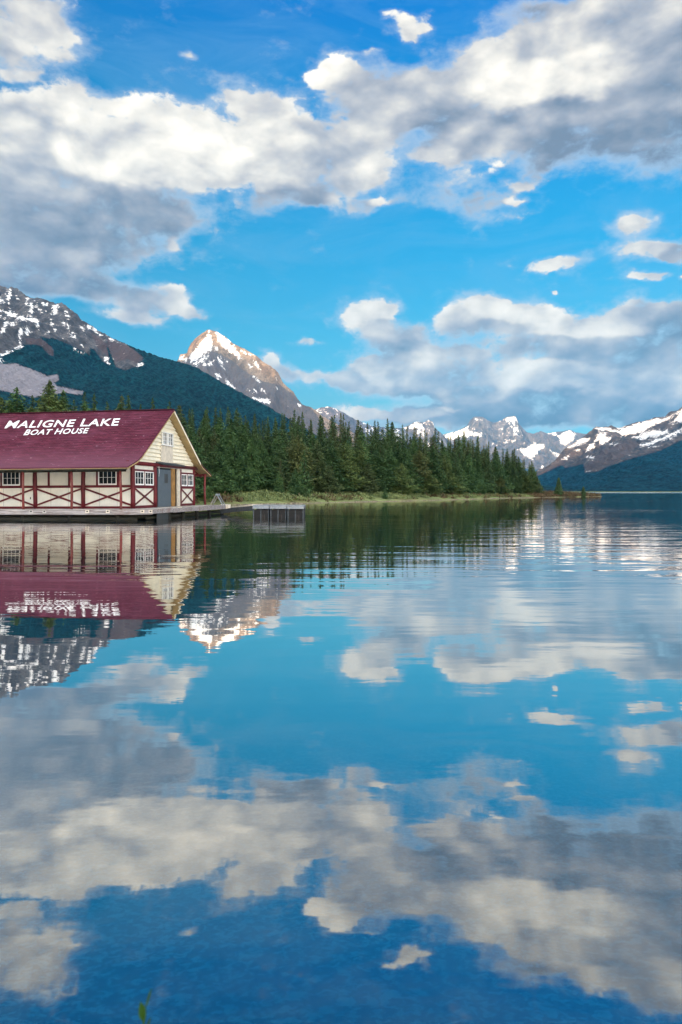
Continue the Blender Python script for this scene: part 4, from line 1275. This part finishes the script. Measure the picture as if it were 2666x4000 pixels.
# three framed float sections
px0 = 988
LBL = ['pale grey dock float nearest the gangway, leftmost of three', 'pale grey dock float between two others, middle of three', 'pale grey dock float at the outer open-water end, rightmost of three']
for i in range(3):
    Y = 42.0 - .15 * i
    xa = (px0 + 67.5 * i - CX) / F * Y; wdt = 66 / F * Y
    fl = empty('dock_float', (xa, Y, 0)); tag(fl, LBL[i], 'dock float', 'framed float sections at the end of the gangway')
    top = .76
    mb = MB()
    for q in range(5): mb.box((0, q * .4, top - .05), (wdt - .02, q * .4 + .385, top))
    mb.build('top_boards', M['greywood'], fl, bevel=.004)
    mb = MB(); mb.box((.0, -.05, top - .22), (wdt - .02, -.003, top - .004)); mb.build('front_beam', M['greywood'], fl, bevel=.006)
    mb = MB(); mb.box((.0, 2.0, top - .30), (wdt - .02, 2.05, top - .004)); mb.build('rear_beam', M['greywood'], fl)
    for fx in (.035, .36, .70, .965) if False else (.05, .48, .93):
        for yy in (-.02, 1.92):
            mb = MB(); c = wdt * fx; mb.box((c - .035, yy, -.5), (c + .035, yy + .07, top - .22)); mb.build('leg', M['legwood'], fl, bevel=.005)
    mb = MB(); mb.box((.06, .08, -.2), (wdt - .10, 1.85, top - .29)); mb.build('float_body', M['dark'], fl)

# ------------------------------------------------------------------ trees


def crown_mesh(name, H, Rad, nwh, nbr, p, mat, seed, z0=.5, droop=.25, leaf=.32, lump=.25, narrow_top=1.0):
    r = np.random.default_rng(seed)
    V = []; Fc = []
    zs = z0 + (H - z0) * (np.linspace(0, 1, nwh) ** .92)
    ph = r.uniform(0, 6.28, 6)
    cen = []; dirs = []; sizes = []
    for z in zs:
        t = (z - z0) / (H - z0)
        rad = Rad * ((1 - t) ** p) * (1 - .35 * max(0, .12 - t) / .12) + .10
        rad *= 1 + lump * (r.random() - .5) * 1.3
        nb = max(3, int(nbr * (.45 + .55 * (1 - t))))
        for b in range(nb):
            az = r.uniform(0, 2 * math.pi)
            L_ = rad * (r.uniform(.62, 1.08) + lump * .5 * math.sin(3 * az + ph[0] + z * 1.1) + lump * .4 * math.sin(2 * az + ph[1] - z * .7))
            k = max(2, int(L_ / (leaf * .62)) + 1)
            for q in range(k):
                f = (q + r.random()) / k
                f = f ** .8
                rr_ = L_ * f
                sp = (r.random() - .5) * .55 * L_ * f * .6
                dz = -droop * rr_ + .30 * max(0, f - .6) * L_ + (1 - t) * 0 + r.normal() * .07
                x = math.cos(az) * rr_ - math.sin(az) * sp; y = math.sin(az) * rr_ + math.cos(az) * sp
                cen.append((x, y, z + dz)); dirs.append(az + r.normal() * .6); sizes.append(leaf * r.uniform(.6, 1.25) * (.55 + .45 * (1 - t)))
    for q in range(4): cen.append((0, 0, H - .1 + q * .12)); dirs.append(r.uniform(0, 6)); sizes.append(leaf * .35)
    c = np.array(cen); a = np.array(dirs); s = np.array(sizes); n = len(c)
    tilt = r.normal(-.25, .45, n); roll = r.normal(0, .6, n)
    ax = np.stack([np.cos(a) * np.cos(tilt), np.sin(a) * np.cos(tilt), np.sin(tilt)], 1)
    bx_ = np.stack([-np.sin(a), np.cos(a), np.zeros(n)], 1)
    up = np.cross(ax, bx_)
    bb = bx_ * np.cos(roll)[:, None] + up * np.sin(roll)[:, None]
    s_ = s[:, None]
    v = np.stack([c - ax * s_ * .6, c + bb * s_ * .34, c + ax * s_ * .9, c - bb * s_ * .34], 1).reshape(-1, 3)
    f = np.arange(4 * n).reshape(n, 4)
    return fast_mesh(name, v, f, M[mat], link=False)


def trunk_mesh(H, r0, seed):
    mb = MB(); r = random.Random(seed); pts = [(0, 0, -.5)]
    for i in range(1, 6): pts.append((r.uniform(-.05, .05), r.uniform(-.05, .05), H * .97 * i / 5))
    mb.tube(pts, [r0 * 1.25, r0, r0 * .75, r0 * .5, r0 * .3, .02], 7)
    for i in range(14):                       # dead lower limbs
        z = H * r.uniform(.06, .6); a_ = r.uniform(0, 6.28); l = r.uniform(.4, 1.1)
        mb.tube([(0, 0, z), (math.cos(a_) * l, math.sin(a_) * l, z - .12 * l)], [.03, .008], 4, cap=False)
    me = bpy.data.meshes.new('trunk'); me.from_pydata(mb.v, [], mb.f); finish(me, M['bark'], True)
    return me


PROTO = {}
def protos(kind, n, **kw):
    PROTO[kind] = []
    for i in range(n):
        H = kw['H']
        cm = crown_mesh('crown', H, kw['R'] * random.uniform(.88, 1.12), kw['nw'], kw['nb'], kw['p'], kw['mat'], kw['seed'] + i * 13, kw.get('z0', .5), kw.get('droop', .25), kw.get('leaf', .32), kw.get('lump', .25))
        PROTO[kind].append((cm, trunk_mesh(H, kw['r0'], kw['seed'] + i)))


protos('spire', 5, H=14, R=2.15, nw=70, nb=14, p=.80, mat='spruce', seed=100, droop=.34, leaf=.36, lump=.42, r0=.15)
protos('spruce', 5, H=13, R=3.5, nw=62, nb=19, p=.80, mat='spruce', seed=200, droop=.28, leaf=.42, lump=.35, r0=.17)
protos('fir', 5, H=12, R=3.9, nw=60, nb=23, p=.72, mat='fir', seed=300, droop=.15, leaf=.46, lump=.30, r0=.18)
protos('pine', 4, H=12, R=3.8, nw=50, nb=22, p=.62, mat='pine', seed=400, droop=.02, leaf=.50, lump=.42, r0=.19, z0=.8)
protos('young', 3, H=5, R=1.35, nw=30, nb=13, p=.9, mat='fir', seed=500, droop=.12, leaf=.30, lump=.22, r0=.08, z0=.15)
protos('loner', 2, H=4.3, R=1.15, nw=52, nb=22, p=.8, mat='spruce', seed=600, droop=.15, leaf=.30, lump=.2, r0=.08, z0=.1)
ntree = 0
TREES = []


def tree(kind, name, x, y, h, label, group, cat='spruce', wide=1.0):
    global ntree
    base_h = {'spire': 14, 'spruce': 13, 'fir': 12, 'pine': 12, 'young': 5, 'loner': 4.3}[kind]
    cm, tm = PROTO[kind][random.randrange(len(PROTO[kind]))]
    z = gz(x, y) - .05
    e = empty(name, (x, y, z), random.uniform(0, 6.28))
    sz = h / base_h; sx = (.35 * 1 + .65 * sz) * wide * random.uniform(.88, 1.12) if kind not in ('young', 'loner') else sz * wide
    e.scale = (sx, sx, sz)
    tag(e, label, cat, group)
    for nm, me in (('crown', cm), ('trunk', tm)):
        o = bpy.data.objects.new(nm, me); COL.objects.link(o); o.parent = e
    ntree += 1
    return e


TOP = [(-300, 1500), (-100, 1520), (0, 1545), (66, 1515), (128, 1544), (195, 1490), (249, 1528), (290, 1565), (332, 1532), (369, 1540), (420, 1572), (477, 1548), (502, 1544), (550, 1580), (597, 1557), (663, 1569), (700, 1586), (741, 1598),
       (810, 1591), (843, 1593), (891, 1591), (927, 1596), (960, 1625), (996, 1616), (1047, 1629), (1103, 1614), (1151, 1601), (1182, 1611), (1215, 1640), (1251, 1624), (1307, 1624), (1332, 1614), (1401, 1642), (1465, 1644), (1515, 1637), (1535, 1652),
       (1573, 1660), (1619, 1667), (1660, 1680), (1701, 1672), (1752, 1708), (1813, 1685), (1840, 1715), (1869, 1706), (1910, 1726), (1936, 1746), (1982, 1754), (2010, 1754), (2027, 1785), (2048, 1795), (2078, 1800), (2095, 1840), (2110, 1885)]
SHORE = [(-400, 55), (200, 58), (700, 62), (900, 80), (1050, 87), (1190, 90.5), (1400, 103), (1600, 114), (1800, 133), (2000, 163), (2080, 172), (2150, 185)]
top_at = lambda px: float(np.interp(px, [t[0] for t in TOP], [t[1] for t in TOP]))
sh_at = lambda px: float(np.interp(px, [t[0] for t in SHORE], [t[1] for t in SHORE]))


def zone(px):
    for lim, s in ((330, 'behind the roof lettering'), (690, 'behind the bare roof half'), (880, 'beside the gable'), (1000, 'behind the sawhorse'), (1200, 'behind the dock floats'),
                   (1420, 'just past the floats'), (1640, 'at the middle of the bank'), (1860, 'before the point'), (2020, 'on the point'), (3000, 'at the forest tip')):
        if px < lim: return s


FORM = {'spire': 'narrow spruces', 'spruce': 'dark broad spruces', 'fir': 'full green firs', 'pine': 'bushy yellow-green pines', 'young': 'short young firs'}
PLACE = {'tall': 'topping the forest', 'rear': 'rear row', 'mid': 'middle row', 'front': 'front row'}
TREESET = {}


def register(e, kind, rank, px):
    TREESET.setdefault((kind, rank, zone(px)), []).append((px, e))


def row(pxa, pxb, step, off, frac, kinds, jit, rank, wide=1.0, jy=1.5):
    px = pxa + random.uniform(0, step)
    while px < pxb:
        Y = sh_at(px) + off + random.uniform(-jy, jy)
        t = top_at(px)
        if frac == 0 and rank == 'tall': ty = t
        else: ty = t + (HY - t) * (frac + random.uniform(-jit, jit))
        kind = random.choices(list(kinds), list(kinds.values()))[0]
        x, y = at(px, Y)
        z = gz(x, y)
        h = EYE + (HY - ty) / F * Y - z
        if h > 2.0:
            nm = {'spire': 'spruce_tree', 'spruce': 'spruce_tree', 'fir': 'fir_tree', 'pine': 'pine_tree', 'young': 'fir_tree'}[kind]
            register(tree(kind, nm, x, y, h, None, None, {'spruce_tree': 'spruce', 'fir_tree': 'fir', 'pine_tree': 'pine'}[nm], wide), kind, rank, px)
        px += step * random.uniform(.75, 1.3) * (1 if px < 1700 else .8)


# treetops the photo shows one by one
for (px, ty) in TOP:
    if px < 0: continue
    off = 30 if px > 700 else 16
    Y = sh_at(px) + off * (1 if px < 1900 else .6) + random.uniform(-2, 3)
    x, y = at(px, Y); h = EYE + (HY - ty) / F * Y - gz(x, y)
    near_left = px < 330
    kind = 'fir' if near_left and px in (66, 195, 249) else ('spire' if random.random() < .7 else 'spruce')
    register(tree(kind, 'fir_tree' if kind == 'fir' else 'spruce_tree', x, y, h, None, None, 'fir' if kind == 'fir' else 'spruce'), kind, 'tall', px)
row(700, 2090, 52, 46, .10, {'spire': 3, 'spruce': 2}, .03, 'rear')
row(700, 2090, 46, 22, .15, {'spruce': 3, 'fir': 1}, .03, 'mid', 1.15)
row(700, 2090, 46, 38, .03, {'spire': 3, 'spruce': 1}, .035, 'rear')
row(700, 2095, 52, 31, .08, {'spire': 2, 'spruce': 2}, .05, 'rear')
row(690, 2100, 58, 25, .18, {'spruce': 3, 'fir': 1, 'spire': 1}, .06, 'mid')
row(700, 2100, 62, 19, .28, {'spruce': 2, 'fir': 3}, .08, 'mid', 1.05)
row(720, 2100, 60, 14, .36, {'fir': 4, 'pine': 2, 'spruce': 2}, .09, 'front', 1.1)
row(740, 2080, 120, 10.5, .60, {'fir': 3, 'pine': 2, 'young': 1}, .12, 'front', 1.0, 1.0)
row(-60, 330, 42, 14, .10, {'pine': 3, 'fir': 2, 'spruce': 1}, .06, 'mid', 1.1)
row(330, 760, 50, 15, .12, {'spruce': 3, 'fir': 2}, .05, 'mid', 1.0)
row(-60, 760, 60, 10, .22, {'fir': 3, 'spruce': 2}, .05, 'front', 1.1)
ORD = ['', 'second', 'third', 'fourth', 'fifth', 'sixth', 'seventh', 'eighth', 'ninth', 'tenth', 'eleventh', 'twelfth', 'thirteenth', 'fourteenth']
NUM = ['', 'one', 'two', 'three', 'four', 'five', 'six', 'seven', 'eight', 'nine', 'ten', 'eleven', 'twelve', 'thirteen', 'fourteen', 'fifteen']
for (kind, rank, zn), lst in TREESET.items():
    lst.sort(key=lambda t: t[0]); n = len(lst)
    for i, (px, e) in enumerate(lst):
        if n == 1: e['label'] = f'lone {FORM[kind][:-1]}, {PLACE[rank]}, {zn}'.replace('spruce,', 'spruce,')
        else:
            o_ = 'leftmost' if i == 0 else ('rightmost' if i == n - 1 else f'{ORD[i]} from left')
            e['label'] = f'{o_} of {NUM[n]} {FORM[kind]}, {PLACE[rank]}, {zn}'
            e['group'] = f'{FORM[kind]}, {PLACE[rank]}, {zn}'
# loners out on the point
for (px, ty, Y, kind, lab) in ((2183, 1866, 192, 'loner', 'dark young spruce standing alone on the grassy point left of a smaller one'), (2280, 1900, 203, 'loner', 'tiny dark spruce near the very tip of the point'),
                               (1505, 1893, 112, 'young', 'knee-high young fir standing in the grass before the forest'), (1155, 1830, 96.5, 'fir', 'bright green cone-shaped young fir in front of the forest behind the dock floats'),
                               (1195, 1888, 95, 'young', 'small dark bushy fir at the water side of the bright cone-shaped fir'), (1090, 1840, 97, 'fir', 'mid green rounded fir left of the bright cone-shaped fir')):
    x, y = at(px, Y); h = max(.6, EYE + (HY - ty) / F * Y - gz(x, y))
    e = tree(kind, 'spruce_tree' if 'spruce' in lab else 'fir_tree', x, y, h, lab, None, 'spruce' if 'spruce' in lab else 'fir', 1.15 if kind == 'young' else (1.05 if kind == 'loner' else .6))
print('trees', ntree)

# ------------------------------------------------------------------ ground cover on the bank


def tufts(name, n, mat, label, sel, size, seed, hs=1.0):
    r = np.random.default_rng(seed)
    px = r.uniform(640, 2345, n * 6); 
    Y0 = np.interp(px, [t[0] for t in SHORE] + [2335], [t[1] for t in SHORE] + [212])
    Y = Y0 + r.uniform(-3, 26, n * 6)
    x = (px - CX) / F * Y; y = Y
    d = land_d(x, y); keep = sel(d, x, y, r)
    x = x[keep][:n]; y = y[keep][:n]; m_ = len(x)
    z = ground_z(x, y); ok = z > .02
    x, y, z = x[ok], y[ok], z[ok]; m_ = len(x)
    K = 14
    cx = np.repeat(x, K) + r.normal(0, .22, m_ * K) * size; cy = np.repeat(y, K) + r.normal(0, .22, m_ * K) * size
    sz = np.repeat(r.uniform(.5, 1.3, m_), K) * size
    cz = np.repeat(z, K) + np.abs(r.normal(0, .20, m_ * K)) * sz * hs
    az = r.uniform(0, 6.28, m_ * K); ti = r.uniform(.1, 1.3, m_ * K)
    ax = np.stack([np.cos(az) * np.cos(ti), np.sin(az) * np.cos(ti), np.sin(ti)], 1); bb = np.stack([-np.sin(az), np.cos(az), 0 * az], 1)
    c = np.stack([cx, cy, cz], 1); s_ = (sz * .16)[:, None]
    v = np.stack([c - ax * s_, c + bb * s_ * .5, c + ax * s_ * 1.3, c - bb * s_ * .5], 1).reshape(-1, 3)
    o = fast_mesh(name, v, np.arange(len(v)).reshape(-1, 4), M[mat])
    tag(o, label, 'ground cover', kind='stuff')


tufts('low_shrubs', 9000, 'shrub', 'low pale green willow scrub covering the bank', lambda d, x, y, r: (d > 1.2) & (d < 24) & (fbm(x * .35, y * .35, 3, 8) > .38), .85, 5, .8)
tufts('bog_twigs', 700, 'shrub_brown', 'brown twiggy scrub along the waterline of the bank', lambda d, x, y, r: (d > .5) & (d < 3.4) & (fbm(x * .22, y * .22, 3, 21) > .52), 1.0, 6, 1.2)


tufts('point_scrub', 3000, 'shrub_brown', 'dark brown scrub covering the low tip of the point', lambda d, x, y, r: (d > .1) & (d < 14) & (x > 50), 1.1, 9, 1.2)

# ------------------------------------------------------------------ sprig in the foreground
sx_, sy_ = at(551, 1.25)
sprig = empty('leafy_sprig', (sx_, sy_, gz(sx_, sy_)))
tag(sprig, 'out-of-focus green leaf tip poking up at the bottom edge of the picture', 'plant')
zt = EYE - (3893 - HY) / F * 1.25
g0 = gz(sx_, sy_)
mb = MB(); st = [(-.02, .02, -.02), (-.012, .01, (zt - g0) * .4), (-.003, 0, (zt - g0) * .8), (.008, 0, zt - g0 - .02)]
mb.tube(st, [.004, .0035, .003, .0015], 6); mb.build('stem', M['sprig'], sprig)
rs = random.Random(4)
for i in range(16):
    t = i / 15.0
    zb = (zt - g0) * (.35 + .62 * t)
    a_ = rs.uniform(0, 6.28) if i < 13 else (0.5 if i % 2 else 2.4)
    l = .035 * (1.15 - .3 * t); wl = .009
    dx, dy = math.cos(a_), math.sin(a_) * .6
    base = Vector((-.01 + .018 * t, 0, zb)); n_ = 6; v = []; f = []
    lift = 1.1 if i >= 12 else .9
    for q in range(n_ + 1):
        u = q / n_; c = base + Vector((dx * l * u * .45, dy * l * u * .45, l * lift * u)); w_ = wl * math.sin(math.pi * min(1, u * .95 + .05))
        sd = Vector((-dy, dx, 0)).normalized() * w_
        v += [tuple(c - sd), tuple(c + Vector((0, 0, -.001))), tuple(c + sd)]
    for q in range(n_):
        for k in (0, 1): f.append((q * 3 + k, q * 3 + k + 1, q * 3 + k + 4, q * 3 + k + 3))
    mesh_obj('leaf', v, f, M['sprig'], sprig, True)

# ------------------------------------------------------------------ haze
HAZE_D = 2.3e-5
USE_HAZE = True
if USE_HAZE:
    mb = MB(); mb.box((-12600, -8600, -12.0), (12600, 17600, 2900))
    hz = mb.build('haze', None)
    s = NT('haze'); v = s.n('ShaderNodeVolumePrincipled'); v.inputs['Color'].default_value = (.10, .50, 1.0, 1); v.inputs['Density'].default_value = HAZE_D
    s.t.links.new(v.outputs[0], s.out.inputs['Volume'])
    hz.data.materials.append(s.m)
    tag(hz, 'thin blue evening haze over the valley', kind='stuff')
